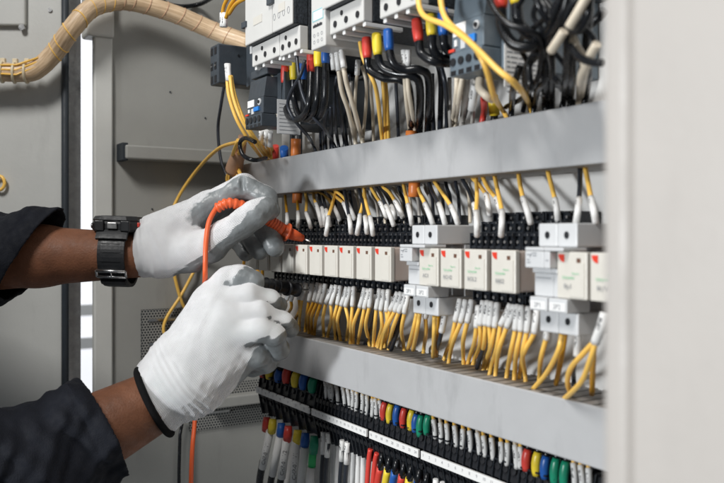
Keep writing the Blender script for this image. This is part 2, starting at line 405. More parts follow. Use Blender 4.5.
G().box((XW + 0.0035, q0.y, q0.z), (XW + 0.024, 0.150, q1.z), 0.002).build('lower_rail', 'wall_paint', cab)
for u, v in ((152, 209), (170, 92), (205, 118)):
    c = onx(u, v, XW); G().disc(c + Vector((0.0006, 0, 0)), (1, 0, 0), 0.0011, 8).build('rivet', 'gasket', cab)
# near frame on the right: rounded lip, joint, flat panel
YF = -0.20
e0 = at(599.5, 0, 0.20).x; e1 = at(632, 0, 0.20).x
G().box((e0, YF, -0.62), (e1 - 0.0004, YF + 0.012, 0.62), 0.004, 3).build('frame_lip', 'near_paint', cab)
G().box((e1 + 0.0004, YF - 0.001, -0.62), (0.45, YF + 0.012, 0.62), 0.0015).build('front_panel', 'near_paint', cab)
G().box((e0 + 0.004, YF + 0.012, -0.62), (e0 + 0.010, YP, 0.62)).build('frame_side', 'near_paint', cab)
# open door on the left
dd = Vector((-0.5, -0.866, 0)); H = Vector((-1.066, -0.1715, 0)); dn = Vector((0.866, -0.5, 0))
def ondoor(u, v, off=0.0):
    a = (u - U0) / FPX; d = FW + RT * a + UP * ((V0 - v) / FPX)
    return CAM + d * ((H + dn * off - CAM).dot(dn) / d.dot(dn))
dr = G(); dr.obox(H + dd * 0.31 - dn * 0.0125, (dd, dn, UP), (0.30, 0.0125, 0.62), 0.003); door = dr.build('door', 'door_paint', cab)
gk = G(); gk.tube([H + dd * 0.007 + dn * 0.001 + UP * z for z in (-0.62, 0, 0.62)], 0.0045, 8); gk.build('gasket_strip', 'gasket', door)
c = ondoor(8, -2, 0.004)
bx = G(); bx.obox(ondoor(2, 2, 0.004), (dd, dn, UP), (0.030, 0.004, 0.030), 0.002); bp_ = bx.build('cover_plate', 'door_paint', door)
G().disc(ondoor(22, 27.5, 0.006), dn, 0.0038, 12, d=0.002).build('screw', 'steel', door)
G().disc(ondoor(50, 10, 0.001), dn, 0.0028, 12, d=0.001).build('screw', 'steel', door)
G().tube([ondoor(-1, 183, 0.006) + dd * 0.007 * math.cos(k * math.pi / 6) + UP * 0.009 * math.sin(k * math.pi / 6) for k in range(13)], 0.0022, 6).build('grommet', 'yellow_wire', door)

# bright window of the room seen through the slit
G().box((-3.20, -2.2, -1.3), (-3.10, 2.5, 1.6)).build('room_wall', 'plate_paint', kind='structure')
wn = empty('daylit_window', (-3.0, 0.15, -0.62), 'overexposed window seen through the narrow slit beside the cabinet post', 'window')
G().box((-3.04, -0.10, -0.60), (-3.02, 0.80, 1.2)).build('pane', 'daylit_pane', wn)
fr = G()
for y in (-0.14, 0.80): fr.box((-3.05, y, -0.64), (-3.0, y + 0.04, 1.24))
for z in (-0.64, -0.30, -0.42, 1.2): fr.box((-3.05, -0.0998, z), (-3.0, 0.7998, z + 0.04))
fr.build('frame', 'plate_white', wn)

# ------------------------------------------------------------------ wiring ducts
def duct(z0, z1, name, label, slot_top):
    x0, x1 = -0.9254, -0.186
    d = empty(name, ((x0 + x1) / 2, 0.025, z0), label, 'cable duct', 'slotted wiring ducts')
    G().box((x0, 0, z0), (x1, 0.0022, z1), 0.0012).build('cover', 'duct_plastic', d)
    G().box((x0, 0.046, z0), (x1, YP - 0.0005, z1 - 0.002)).build('base', 'shaded_duct', d)
    g = G(); g.box((x0, 0.0024, z0 + 0.0020), (x0 + 0.002, 0.0458, z1 - 0.0022)); g.build('end_cap', 'duct_plastic', d)
    n = int((x1 - x0) / 0.0122)
    for zz in ((z1 - 0.0018, z1 - 0.0003), (z0 + 0.0003, z0 + 0.0018)):
        me = None
        for i in range(n):
            xx = x0 + 0.004 + i * 0.0122
            if me is None:
                s = G().box((xx, 0.0026, zz[0]), (xx + 0.0082, 0.0457, zz[1]), 0.0004, 1).build('slat', 'shaded_duct', d)
                me = s; x_first = xx
            else:
                c = me.copy(); COL.objects.link(c); c.location.x += xx - x_first
    return d
duct(0.0444, 0.0845, 'wiring_duct', 'upper pale grey wiring duct running above the row of relays', False)
duct(-0.151, -0.111, 'wiring_duct', 'lower pale grey wiring duct with wires dropping into its slotted top', True)

# ------------------------------------------------------------------ wrapped cable loom crossing the top left corner
def loom():
    P = [ondoor(-30, 72, 0.034), ondoor(0, 72, 0.032), ondoor(20, 72.5, 0.030), ondoor(36, 70, 0.030), ondoor(55, 52, 0.032), onx(71, 30, XW + 0.030), onx(89, 10, XW + 0.034), onx(108, 2.5, XW + 0.034), onx(132, 2, XW + 0.034), onx(172, 13, XW + 0.040), onx(212, 30, XW + 0.05), onx(250, 44, XW + 0.08)]
    P = spline(P, 10)
    lo = empty('cable_loom', P[60], 'beige spiral wrapped cable loom curving across the top left', 'cable loom')
    # bundled wires show through as ridges on the sheath
    g = G(); n = 40; rings = []
    L = 0; prev = None; nrm = None
    for i, p in enumerate(P):
        t = (P[min(i + 1, len(P) - 1)] - P[max(i - 1, 0)]).normalized()
        if i: L += (p - P[i - 1]).length
        nrm = (UP - t * t.dot(UP)) if nrm is None else (nrm - t * nrm.dot(t)); nrm.normalize(); bn = t.cross(nrm)
        # overlapped turns: radius steps once a turn
        ph = (L / 0.016) % 1.0
        rr = 0.0112 * (1.0 + 0.02 * ph)
        ring = []
        for j in range(n):
            an = 2 * math.pi * j / n
            q = rr + 0.00035 * abs(math.sin(an * 6.5 + 2.0 * L * 14))
            ring.append(g.bm.verts.new(p + nrm * math.cos(an) * q + bn * math.sin(an) * q))
        rings.append(ring)
    for i in range(len(rings) - 1):
        for j in range(n):
            f = g.bm.faces.new((rings[i][j], rings[i][(j + 1) % n], rings[i + 1][(j + 1) % n], rings[i + 1][j])); f.smooth = True
            for lp_, (a_, b_) in zip(f.loops, ((j, i), (j + 1, i), (j + 1, i + 1), (j, i + 1))): lp_[g.uv].uv = (a_ / n, b_ * 0.05)
    g.bm.faces.new(rings[0]); g.bm.faces.new(rings[-1][::-1])
    g.build('sheath', 'spiral_wrap', lo)
    def around(i, r, tr, nm, mname, tilt=0.25, arc=(0, 1)):
        p = P[i]; t = (P[i + 1] - P[i - 1]).normalized(); a = (UP - t * t.dot(UP)).normalized(); b = t.cross(a)
        pts = [p + (a * math.cos(2 * math.pi * (arc[0] + (arc[1] - arc[0]) * k / 24)) + b * math.sin(2 * math.pi * (arc[0] + (arc[1] - arc[0]) * k / 24))) * r + t * tilt * r * math.sin(2 * math.pi * (arc[0] + (arc[1] - arc[0]) * k / 24) + 0.6) for k in range(25)]
        G().tube(pts, tr, 6).build(nm, mname, lo)
    for i in (11, 17, 24):      # nylon ties
        around(i, 0.0122, 0.0019, 'cable_tie', 'tie_nylon', 0.05)
        p = P[i]; G().obox(p + UP * 0.0135 + RT * 0.001, (RT, UP, FW), (0.0030, 0.0035, 0.003), 0.0008).build('tie_head', 'tie_nylon', lo)
    for i in (40, 44, 49, 55, 61, 66, 71):  # yellow wires showing in the gaps between turns
        around(i, 0.01165, 0.0008 if i < 60 else 0.0005, 'exposed_wire', 'yellow_wire', 0.35)
    for i in (76, 80, 84, 88, 92, 96, 100, 104):
        around(i, 0.0118, 0.0005, 'wrap_edge', 'shrink_beige', 0.3)
    for k in range(3):          # yellow wires leaving the wrap at the ties
        G().tube([P[9] + UP * (0.006 - 0.005 * k) - FW * 0.0115, P[20] + UP * (0.007 - 0.006 * k) - FW * 0.0108, P[33] + UP * (0.008 - 0.005 * k) - FW * 0.010], 0.0013, 6).build('exposed_wire', 'yellow_wire', lo)
loom()

# ------------------------------------------------------------------ relays on their sockets
RX = [-0.8335, -0.8050, -0.7765, -0.7476, -0.7182, -0.6887, -0.6593, -0.6315, -0.6019, -0.5720, -0.5081, -0.4810, -0.4531, -0.4238, -0.3618, -0.3350]
RYF = -0.030; RW = 0.0243; RZ1 = -0.0116; RZ0 = -0.0405
RTXT = {10: 'AC1', 11: 'RCH2', 12: 'ROL2', 13: 'RBS2', 14: 'Rp1', 15: 'RUV'}
def relay_where(i):
    if i < 3: return 'dim ivory relay, %s from the left end behind the gloves' % ORD[i]
    if i < 10: return 'plain ivory relay with red corner flag, %s of seven left of the left module' % ORD[i - 3]
    return 'ivory relay lettered %s with green script, %s' % (RTXT[i], {10: 'just right of the left module', 11: 'second right of the left module', 12: 'third right of the left module', 13: 'with its clear case end showing', 14: 'just right of the right module', 15: 'last before the pale frame edge'}[i])
def socket(i, x):
    s = empty('relay_socket', (x + RW / 2, 0.03, -0.06), 'black stepped relay socket holding ' + ('the dim relay, %s from the left end' % ORD[i] if i < 3 else 'the plain relay, %s of the seven' % ORD[i - 3] if i < 10 else 'the relay lettered ' + RTXT[i]), 'relay socket', 'black relay sockets in the middle row')
    x0, x1 = x - 0.0018, x + RW + 0.0018
    g = G()
    g.box((x0, 0.026, -0.060), (x1, YP - 0.001, 0.0155), 0.001)            # foot
    g.box((x0, 0.0145, -0.0128), (x1, 0.0262, 0.0085), 0.001)
    g.box((x0, 0.0030, -0.0440), (x1, 0.0147, 0.0005), 0.001)
    g.box((x0, 0.0060, -0.0560), (x1, 0.0262, -0.0438), 0.001)
    g.build('body', 'socket_black', s)
    t = G(); sc_ = G()
    for (yf, zc, nn, hh) in ((0.0030, -0.0060, 4, 0.0060), (0.0145, 0.0040, 3, 0.0048), (0.026, 0.0118, 2, 0.0040), (0.0030, -0.0425, 3, 0.0022), (0.0060, -0.0480, 3, 0.0050)):
        pw = (x1 - x0) / nn
        for k in range(nn):
            cx = x0 + pw * (k + 0.5)
            # raised cage round a screw well
            for sx in (-1, 1): t.box((cx + sx * pw * 0.46 - 0.0006, yf - 0.0028, zc - hh), (cx + sx * pw * 0.46 + 0.0006, yf + 0.0005, zc + hh))
            t.box((cx - pw * 0.40, yf - 0.0022, zc + hh * 0.62), (cx + pw * 0.40, yf + 0.0005, zc + hh * 0.95))
            t.box((cx - pw * 0.40, yf - 0.0022, zc - hh * 0.95), (cx + pw * 0.40, yf + 0.0005, zc - hh * 0.62))
            sc_.disc((cx - pw * 0.08, yf - 0.0010, zc - hh * 0.1), (0, -1, 0), min(pw * 0.17, hh * 0.28), 8)
            sc_.box((cx + pw * 0.30, yf - 0.0030, zc + hh * 0.66), (cx + pw * 0.38, yf - 0.0022, zc + hh * 0.90))
    t.build('terminal_cages', 'socket_black', s, kind='stuff'); sc_.build('terminal_screws', 'dull_steel', s, kind='stuff')
for i, x in enumerate(RX):
    if i not in (10, 14): socket(i, x)      # those two plug into the grey modules
def relay(i, x):
    r = empty('relay', (x + RW / 2, -0.012, RZ0), relay_where(i), 'relay', 'ivory plug-in relays in the middle row')
    f = G(); f.box((x, RYF, RZ0), (x + RW, RYF + 0.0042, RZ1), 0.0007)
    fo = f.build('front_cover', 'ivory', r)
    # pull ramp: shallow raised step in the middle of the face
    zt = RZ1 - 0.0088
    G().poly([(x + RW * 0.44, RYF + 0.0002, zt - 0.002), (x + RW * 0.62, RYF + 0.0002, zt + 0.0022), (x + RW * 0.93, RYF + 0.0002, zt + 0.0022), (x + RW * 0.93, RYF + 0.0002, RZ0 + 0.0015), (x + RW * 0.44, RYF + 0.0002, RZ0 + 0.0015)], (0, -0.0007, 0)).build('raised_face', 'ivory', r)
    # red quarter flag in the top left corner
    cx, cz = x + 0.0062, RZ1 - 0.0016; pts = [(cx, RYF - 0.0004, cz)] + [(cx - 0.0048 * math.cos(a), RYF - 0.0004, cz - 0.0048 * math.sin(a)) for a in [k * math.pi / 2 / 6 for k in range(7)]]
    G().poly(pts, (0, 0.0008, 0)).build('red_flag', 'red_mark', r)
    wx, wz = x + RW * 0.735, RZ1 - 0.0056
    wd = G(); wd.box((wx - 0.0015, RYF - 0.0004, wz - 0.0018), (wx + 0.0015, RYF + 0.001, wz + 0.0018)); wd.build('indicator_window', 'brown_window', r)
    # clear case with armature and coil inside
    G().box((x + 0.0008, RYF + 0.0043, RZ0 + 0.0006), (x + RW - 0.0008, 0.0024, RZ1 - 0.0006), 0.001).build('case', 'clear_case', r)
    cl = G(); cl.cyl((x + 0.008, -0.006, RZ0 + 0.004), (x + 0.008, -0.006, RZ1 - 0.008), 0.0055, n=12); cl.cyl((x + 0.0175, -0.006, RZ0 + 0.004), (x + 0.0175, -0.006, RZ1 - 0.010), 0.0045, n=12); cl.build('coil', 'coil_tape', r)
    ar = G(); ar.box((x + 0.003, -0.020, RZ1 - 0.007), (x + RW - 0.003, -0.002, RZ1 - 0.0055)); ar.box((x + 0.0135, -0.022, RZ0 + 0.003), (x + 0.0148, -0.012, RZ1 - 0.0075)); ar.box((x + 0.019, -0.021, RZ0 + 0.006), (x + 0.0203, -0.013, RZ1 - 0.008)); ar.build('armature', 'copper', r)
    if i in RTXT:
        g = G(); text_on(g, 'Schneider', (x + RW * 0.42, RYF - 0.0010, RZ1 - 0.0158), 0.0026); text_on(g, 'Electric', (x + RW * 0.66, RYF - 0.0010, RZ1 - 0.0132), 0.0019); g.build('green_script', 'print_green', r)
        g = G(); text_on(g, RTXT[i], (x + RW * 0.40, RYF - 0.0010, RZ1 - 0.0212), 0.0042); g.build('lettering', 'print_grey', r)
for i, x in enumerate(RX): relay(i, x)

# ------------------------------------------------------------------ grey two-pole modules between the relays
def module(x, label, plates, xr):
    W = 0.0333; m = empty('grey_module', (x + W / 2, 0.02, -0.066), label, 'switch module', 'grey two-pole modules in the middle row')
    for k in range(2):
        a, b = x + k * W / 2 + 0.0001, x + (k + 1) * W / 2 - 0.0001
        c = G(); c.box((a, -0.024, 0.0062), (b, YP - 0.001, -0.0088), 0.0008); uo = c.build('upper_terminal', 'module_grey', m)
        G().disc(((a + b) / 2, -0.0241, -0.0013), (0, -1, 0), 0.0023, 16, 0.75).build('screw_hole', 'black_plastic', uo)
        c = G(); c.box((a, -0.023, -0.0500), (b, YP - 0.001, -0.0640), 0.0008); lo = c.build('lower_terminal', 'module_grey', m)
        G().disc(((a + b) / 2, -0.0231, -0.0556), (0, -1, 0), 0.0023, 16, 0.75).build('screw_hole', 'black_plastic', lo)
        bb = min(b, xr)
        lip = G(); lip.box((a, -0.036, -0.0090), (b, -0.015, -0.0113), 0.0006); lip.build('tab_lip', 'module_grey', m)
        if bb - a > 0.002:
            c = G(); c.box((a, -0.036, -0.0115), (bb, -0.015, -0.0222), 0.0006); no = c.build('nose', 'module_grey', m)
            g = G()
            for q, (dx, dz, ww) in enumerate(((0.002, -0.0045, 0.003), (0.0072, -0.0034, 0.0032), (0.0072, -0.0050, 0.0032), (0.002, -0.0078, 0.0022), (0.002, -0.0095, 0.003))):
                if a + dx + ww < bb - 0.0005: g.box((a + dx, -0.0363, -0.0090 + dz), (a + dx + ww, -0.0359, -0.0090 + dz - 0.0006))
            if a + 0.008 < bb: g.obox(Vector((a + 0.0055, -0.0361, -0.0140)), (Vector((0.6, 0, 0.8)), Vector((0, 1, 0)), Vector((-0.8, 0, 0.6))), (0.0016, 0.0002, 0.0002))
            if len(g.bm.verts): g.build('symbol_print', 'print_grey', no)
            G().box((a, -0.0295, -0.0224), (bb, -0.012, -0.0256), 0.0006).build('collar', 'module_grey', m)
            bo = G(); bo.box((a, -0.0275, -0.0258), (bb, -0.012, -0.0406), 0.0005); bo = bo.build('body', 'module_grey', m)
            if bb - a > 0.008: G().box((a + 0.0018, -0.0279, -0.0285), (bb - 0.0018, -0.0274, -0.0290)).build('moulded_line', 'print_grey', bo)
        pl = G(); pl.box((a + 0.0006, -0.0325, -0.0408), (b - 0.0004, -0.012, -0.0496), 0.0007); pl = pl.build('label_holder', 'module_grey', m)
        G().box((a + 0.0016, -0.0329, -0.0434), (b - 0.0014, -0.0324, -0.0484)).build('label_card', 'plate_white', pl)
        g = G(); text_on(g, plates[k], ((a + b) / 2, -0.0331, -0.0459), 0.0044); g.build('lettering', 'print_grey', pl)
    G().box((x + 0.0005, 0.004, -0.0091), (x + W - 0.0005, YP - 0.002, -0.0498)).build('core', 'module_grey', m)
module(-0.5262, 'left grey two-pole module with label cards, beside the transparent relay end', ['2P1', '2P2'], -0.5086)
module(-0.3842, 'right grey two-pole module with label cards, near the pale frame edge', ['2P1', '2P2'], -0.3623)

# ------------------------------------------------------------------ terminal strip below the lower duct
TD = 0.42; TY = TD - 0.4
def zt(k, D=TD): return -k * D / 804
ZL = zt(371)
def xu(u, D=TD): return at(u, 0, D).x
TX = [(xu(259) + k * (xu(312.6) - xu(259)) / 7, (xu(312.6) - xu(259)) / 7) for k in range(7)]
s0, s1 = xu(314.5), xu(370.5)
TX += [(s0 + k * (s1 - s0) / 15, (s1 - s0) / 15) for k in range(15)]
s2, s3 = xu(372.5), xu(422.6)
TX += [(s2 + k * (s3 - s2) / 9, (s3 - s2) / 9) for k in range(9)]
s4, s5 = xu(424.3), xu(516)
TX += [(s4 + k * (s5 - s4) / 13, (s5 - s4) / 13) for k in range(13)]
s6, s7 = xu(518), xu(600)
TX += [(s6 + k * (s7 - s6) / 10, (s7 - s6) / 10) for k in range(10)]
def tname(i):
    if i < 7: return 'wide black terminal on the leftmost label strip, %s from its left end' % ORD[i]
    for base, n, txt in ((7, 15, 'the second label strip from left'), (22, 9, 'the third label strip from left'), (31, 13, 'the fourth label strip from left'), (44, 10, 'the label strip at the bottom right')):
        if i < base + n: return 'narrow black terminal %s along %s' % (ORD[i - base], txt)
prot = {}
for i, (x, wd) in enumerate(TX):
    key = round(wd, 6)
    if key not in prot:
        t = empty('terminal_block', (x + wd / 2, YP - 0.02, ZL - 0.03), tname(i), 'terminal block', 'black rail terminals in the bottom row')
        g = G(); a, b = x + 0.0004, x + wd - 0.0004
        g.box((a, TY + 0.006, ZL - 0.028), (b, YP - 0.002, ZL + 0.028), 0.0008)
        for sg in (-1, 1):    # sloping screw towers either side of the label
            za, zb = ZL + sg * 0.0035, ZL + sg * 0.026
            g.poly([(a, TY + 0.001, za), (a, TY + 0.006, zb), (a, TY + 0.012, zb), (a, TY + 0.012, za)], (b - a, 0, 0))
        g.build('housing', 'black_plastic', t)
        q = G(); q.poly([(x, TY - 0.001, ZL + 0.006), (x, TY + 0.004, ZL + 0.030), (x, YP - 0.004, ZL + 0.032), (x, YP - 0.004, ZL - 0.032), (x, TY + 0.004, ZL - 0.030), (x, TY - 0.001, ZL - 0.006)], (0.0011, 0, 0))
        q.build('partition', 'socket_black', t)
        for sg in (-1, 1):
            c = Vector(((a + b) / 2 + 0.0005, TY + 0.0016, ZL + sg * 0.0125))
            G().disc(c, (0, -1, 0.2 * sg), min(0.0030, wd * 0.33), 10).build('screw', 'black_plastic', t)
            G().box((c.x - wd * 0.2, TY - 0.0006, c.z + 0.0052), (c.x + wd * 0.2, TY + 0.005, c.z + 0.0065)).build('screw_guard', 'socket_black', t)
        prot[key] = (t, x)
    else:
        t0, x0 = prot[key]; copy_tree(t0, (x - x0, 0, 0), tname(i))
def strip(xa, xb, nums, label, tabs=False):
    s = empty('label_strip', ((xa + xb) / 2, TY - 0.003, ZL - 0.004), label, 'label strip', 'white numbered strips on the terminals')
    g = G(); g.box((xa + 0.0008, TY - 0.0045, ZL - 0.0036), (xb - 0.0008, TY - 0.0022, ZL + 0.0026 if tabs else ZL + 0.0036), 0.0003); g.build('carrier', 'plate_white', s)
    pw = (xb - xa) / len(nums)
    tx = G()
    for k, n in enumerate(nums):
        if tabs: G().box((xa + pw * (k + 0.10), TY - 0.0052, ZL - 0.0026), (xa + pw * (k + 0.90), TY - 0.0030, ZL + 0.0046), 0.0004).build('tab', 'plate_white', s)
        text_on(tx, n, (xa + pw * (k + 0.5), TY - (0.0054 if tabs else 0.0047), ZL + 0.0006), 0.0038 if tabs else 0.0036)
    tx.build('numbers', 'label_text', s)
strip(xu(259), xu(312.6), ['15', '16', '17', '18', '19', '20', '21'], 'leftmost white strip with raised numbered tabs', True)
strip(s0, s1, [str(k) for k in range(1, 16)], 'second white numbered strip from the left, under paired white sleeves')
strip(s2, s3, [str(k) for k in range(16, 25)], 'third white numbered strip from left, under red, yellow and blue boots')
strip(s4, s5, [str(k) for k in range(1, 14)], 'fourth white numbered strip from left, cut by the bottom edge')

# ------------------------------------------------------------------ contactors and overload relays at the top
def contactor(x, W, zs, zb, label, top=0.30, split=None):
    """zs step between front and terminal shelf, zb bottom of the terminal shelf"""
    c = empty('contactor', (x + W / 2, 0.0, zb), label, 'contactor', 'contactors above the upper duct')
    hg = G(); hg.box((x + 0.0006, -0.0733, zs + 0.0010), (x + W - 0.0002, -0.0590, top), 0.001); hg.box((x + 0.0006, -0.0588, zb + 0.0008), (x + W - 0.0004, YP - 0.001, top), 0.001)
    hg.build('housing', 'speckled_side', c)
    f = G(); f.box((x, -0.0755, zs + 0.0006), (x + W, -0.0735, top), 0.0009); fo = f.build('front_cover', 'contactor_grey', c)
    t = G(); t.box((x, -0.0680, zb), (x + W, -0.0590, zs + 0.0003), 0.0010); to = t.build('terminal_shelf', 'contactor_grey', c)
    n = 3
    for k in range(n):
        cx = x + W * (k + 0.55) / n
        G().disc((cx, -0.0681, zb + (zs - zb) * 0.36), (0, -1, 0), 0.0028, 16, 0.85).build('screw_hole', 'black_plastic', to)
        if k == 1: G().disc((cx - 0.007, -0.0681, zb + (zs - zb) * 0.72), (0, -1, 0), 0.0021, 16, 0.8).build('screw_hole', 'black_plastic', to)
    for k in range(4):
        cx = x + W * (k + 0.12) / 3.4
        G().box((cx, -0.0660, zb - 0.0035), (cx + 0.0042, -0.030, zb - 0.0001), 0.0006).build('rib', 'plate_white', c)
    g = G(); g.box((x + W * 0.34, -0.0760, zs + 0.016), (x + W * 0.66, -0.0752, zs + 0.0235)); g.build('name_plate', 'ivory', fo)
    return c, fo
c1, f1 = contactor(-0.7384, 0.0608, 0.1850, 0.1655, 'leftmost light grey contactor with cream name plate')
G().box((-0.7440, -0.0775, 0.2035), (-0.7335, -0.0740, 0.2095), 0.0006).build('clip', 'dark_grey_plastic', f1)
G().box((-0.7420, -0.0690, 0.1790), (-0.7380, -0.0620, 0.1865), 0.0006).build('clip', 'plate_white', f1)
c2, f2 = contactor(-0.6764, 0.0402, 0.1850, 0.1640, 'narrow contactor with ring marks and speckled dark side, second from left')
G().box((-0.6822, -0.0790, 0.2115), (-0.6715, -0.0750, 0.2175), 0.0006).build('clip', 'dark_grey_plastic', f2)
for k in range(4):
    G().tube([Vector((-0.6718 + 0.0096 * k, -0.0756, 0.199)) + Vector((0.0022 * math.cos(a), 0, 0.0030 * math.sin(a))) for a in [q * math.pi / 6 for q in range(13)]], 0.00025, 4).build('ring_mark', 'print_grey', f2)
# accessory block with cyan framed card
ab = empty('accessory_block', (-0.5945, 0.0, 0.155), 'slim pale block with cyan framed card between contactors', 'auxiliary contact')
x0, x1 = -0.6073, -0.5826
G().box((x0, -0.0720, 0.1560), (x1, YP - 0.001, 0.30), 0.001).build('housing', 'contactor_grey', ab)
g = G()
for a, b in (((x0 + 0.003, 0.1880), (x1 - 0.003, 0.1886)), ((x0 + 0.003, 0.1794), (x1 - 0.003, 0.1800)), ((x0 + 0.003, 0.1801), (x0 + 0.0036, 0.1879)), ((x1 - 0.0036, 0.1801), (x1 - 0.003, 0.1879))): g.box((a[0], -0.0723, a[1]), (b[0], -0.0718, b[1]))
g.build('cyan_frame', 'print_cyan', ab)
G().box((x0 + 0.0042, -0.0723, 0.1803), (x1 - 0.0042, -0.0718, 0.1877)).build('card', 'plate_white', ab)
g = G()
for q in range(7): g.box((x0 + 0.004 + 0.0023 * q, -0.0723, 0.1742), (x0 + 0.0058 + 0.0023 * q, -0.0718, 0.1742 + 0.0022 + 0.0006 * (q % 2)))
g.build('lettering', 'print_black', ab)
for k in range(3):
    for q in range(2):
        G().tube([Vector((x0 + 0.006 + 0.0065 * k, -0.0721, 0.1675 - 0.0055 * q)) + Vector((0.0014 * math.cos(a), 0, 0.0014 * math.sin(a))) for a in [w_ * math.pi / 5 for w_ in range(11)]], 0.0002, 4).build('ring_mark', 'print_grey', ab)
contactor(-0.5821, 0.0526, 0.1840, 0.1648, 'wide contactor right of the cyan framed block, with four screw holes')
contactor(-0.5063, 0.0502, 0.1800, 0.1610, 'contactor at the top centre over the red, yellow and blue booted cables')
contactor(-0.4360, 0.0520, 0.2000, 0.1640, 'contactor cut by the top edge above the grey overload relay')

def overload(x, W, D, z0, z1, m, label, side):
    o = empty('overload_relay', (x + W / 2, 0.0, z0), label, 'overload relay', 'overload relays above the upper duct')
    y = D - 0.4
    G().box((x + 0.001, y + 0.0145, z0 + 0.002), (x + W + side * 0.25, YP - 0.001, z1 + 0.004), 0.001).build('housing', m, o)
    hh = z1 - z0
    # upper half slopes back a little; lower half carries dial, button and terminals
    up = G(); up.poly([(x, y, z0 + hh * 0.60), (x, y + 0.003, z1), (x, y + 0.0143, z1), (x, y + 0.0143, z0 + hh * 0.60)], (W, 0, 0)); up.build('upper_cover', m, o)
    lo = G(); lo.box((x, y - 0.001, z0 + hh * 0.26), (x + W, y + 0.0143, z0 + hh * 0.595), 0.0008); lo.build('dial_panel', m, o)
    te = G(); te.box((x, y - 0.003, z0), (x + W, y + 0.0143, z0 + hh * 0.255), 0.0008); te = te.build('terminal_base', m, o)
    for k in range(4):
        cx = x + W * (k + 0.5) / 4
        G().disc((cx, y - 0.0031, z0 + hh * 0.155), (0, -1, 0), W * 0.085, 16).build('screw_hole', 'black_plastic', te)
        G().box((cx - W * 0.08, y - 0.0033, z0 + 0.0004), (cx + W * 0.08, y + 0.002, z0 + hh * 0.06)).build('wire_slot', 'black_plastic', te)
    G().box((x + W * 0.06, y - 0.0016, z0 + hh * 0.44), (x + W * 0.46, y - 0.0006, z0 + hh * 0.58)).build('white_card', 'plate_white', o)
    G().disc((x + W * 0.80, y - 0.0012, z0 + hh * 0.50), (0, -1, 0), W * 0.09, 14).build('dial', 'module_grey', o)
    G().disc((x + W * 0.80, y - 0.0022, z0 + hh * 0.50), (0, -1, 0), W * 0.045, 12).build('dial_slot', 'black_plastic', o)
    G().box((x + W * 0.52, y - 0.0035, z0 + hh * 0.32), (x + W * 0.80, y - 0.0008, z0 + hh * 0.41), 0.0006).build('reset_button', 'blue_button', o)
    G().box((x - 0.002, y - 0.0026, z0 + hh * 0.275), (x + W * 0.12, y - 0.0008, z0 + hh * 0.31), 0.0003).build('red_tab', 'red_mark', o)
    G().box((x + W * 0.12, y - 0.0022, z0 + hh * 0.33), (x + W * 0.2, y - 0.0008, z0 + hh * 0.40)).build('test_tab', 'plate_white', o)
    G().box((x + W * 0.30, y - 0.0016, z0 + hh * 0.29), (x + W * 0.44, y - 0.0008, z0 + hh * 0.40)).build('test_tab', 'module_grey', o)
    return o
o1 = overload(-0.7547, 0.0381, 0.335, 0.1047, 0.1536, 'dark_grey_plastic', 'dark grey overload relay with white card and blue button under the leftmost contactor', 0.06)
G().box((-0.7547, -0.062, 0.1560), (-0.7165, 0.040, 0.1636), 0.001).build('top_terminals', 'dark_grey_plastic', o1)
xs = -0.7547 + 0.0381 + 0.015
a = onx(277, 99, xs); b = onx(300, 135, xs)
pl = G(); pl.box((xs + 0.0001, a.y, b.z), (xs + 0.0006, b.y, a.z)); pl.build('rating_plate', 'module_grey', o1)
g = G()
for k in range(9): g.box((xs + 0.0005, a.y + 0.002, a.z - 0.004 - 0.0036 * k), (xs + 0.0008, b.y - 0.003 - 0.004 * random.random(), a.z - 0.0046 - 0.0036 * k))
g.build('print_lines', 'print_grey', o1)
o2 = overload(-0.4406, 0.0335, 0.35, 0.1078, 0.1700, 'blue_grey_plastic', 'blue grey overload relay with four round terminals and blue button near the top right', 0.03)
xs = -0.4406 + 0.0335 + 0.0075
a = onx(504, 41, xs); b = onx(546, 92, xs)
pl = G(); pl.box((xs + 0.0001, a.y, b.z), (xs + 0.0006, b.y, a.z)); pl.build('rating_plate', 'plate_white', o2)
g = G()
for k in range(10):
    z = a.z - 0.003 - 0.0033 * k
    y = a.y + 0.0020
    while y < b.y - 0.004:
        d = random.uniform(0.002, 0.007); g.box((xs + 0.0005, y, z), (xs + 0.0008, min(y + d, b.y - 0.002), z - 0.0009)); y += d + 0.0011
g.build('print_lines', 'print_grey', o2)

# small dark side-mounted contact block at the left
ax = empty('contact_block', (-0.838, -0.03, 0.163), 'dark contact block clipped to the left of the contactors', 'auxiliary contact')
G().box((-0.849, -0.069, 0.1635), (-0.826, -0.008, 0.2070), 0.0015).build('housing', 'dark_grey_plastic', ax)
for zc in (0.2000, 0.1835, 0.1690):
    for dx in (-0.0055, 0.0050):
        G().box((-0.8375 + dx - 0.003, -0.0696, zc - 0.004), (-0.8375 + dx + 0.003, -0.0686, zc + 0.004), 0.0003).build('terminal_well', 'black_plastic', ax)
        if zc == 0.1835: G().disc((-0.8375 + dx, -0.0698, zc), (0, -1, 0), 0.0014, 10).build('screw', 'dull_steel', ax)
for y, z in ((-0.045, 0.196), (-0.025, 0.184), (-0.028, 0.171)): G().disc((-0.8258, y, z), (1, 0, 0), 0.0012, 8).build('rivet', 'black_plastic', ax)
ab2 = empty('coil_base', (-0.79, 0.0, 0.166), 'dark contactor base with red edge between contact block and first contactor', 'contactor base')
G().box((-0.812, -0.042, 0.1590), (-0.7445, YP - 0.001, 0.222), 0.001).build('housing', 'dark_grey_plastic', ab2)
G().box((-0.8115, -0.044, 0.2222), (-0.7450, -0.020, 0.2262), 0.001).build('red_edge', 'red_mark', ab2)
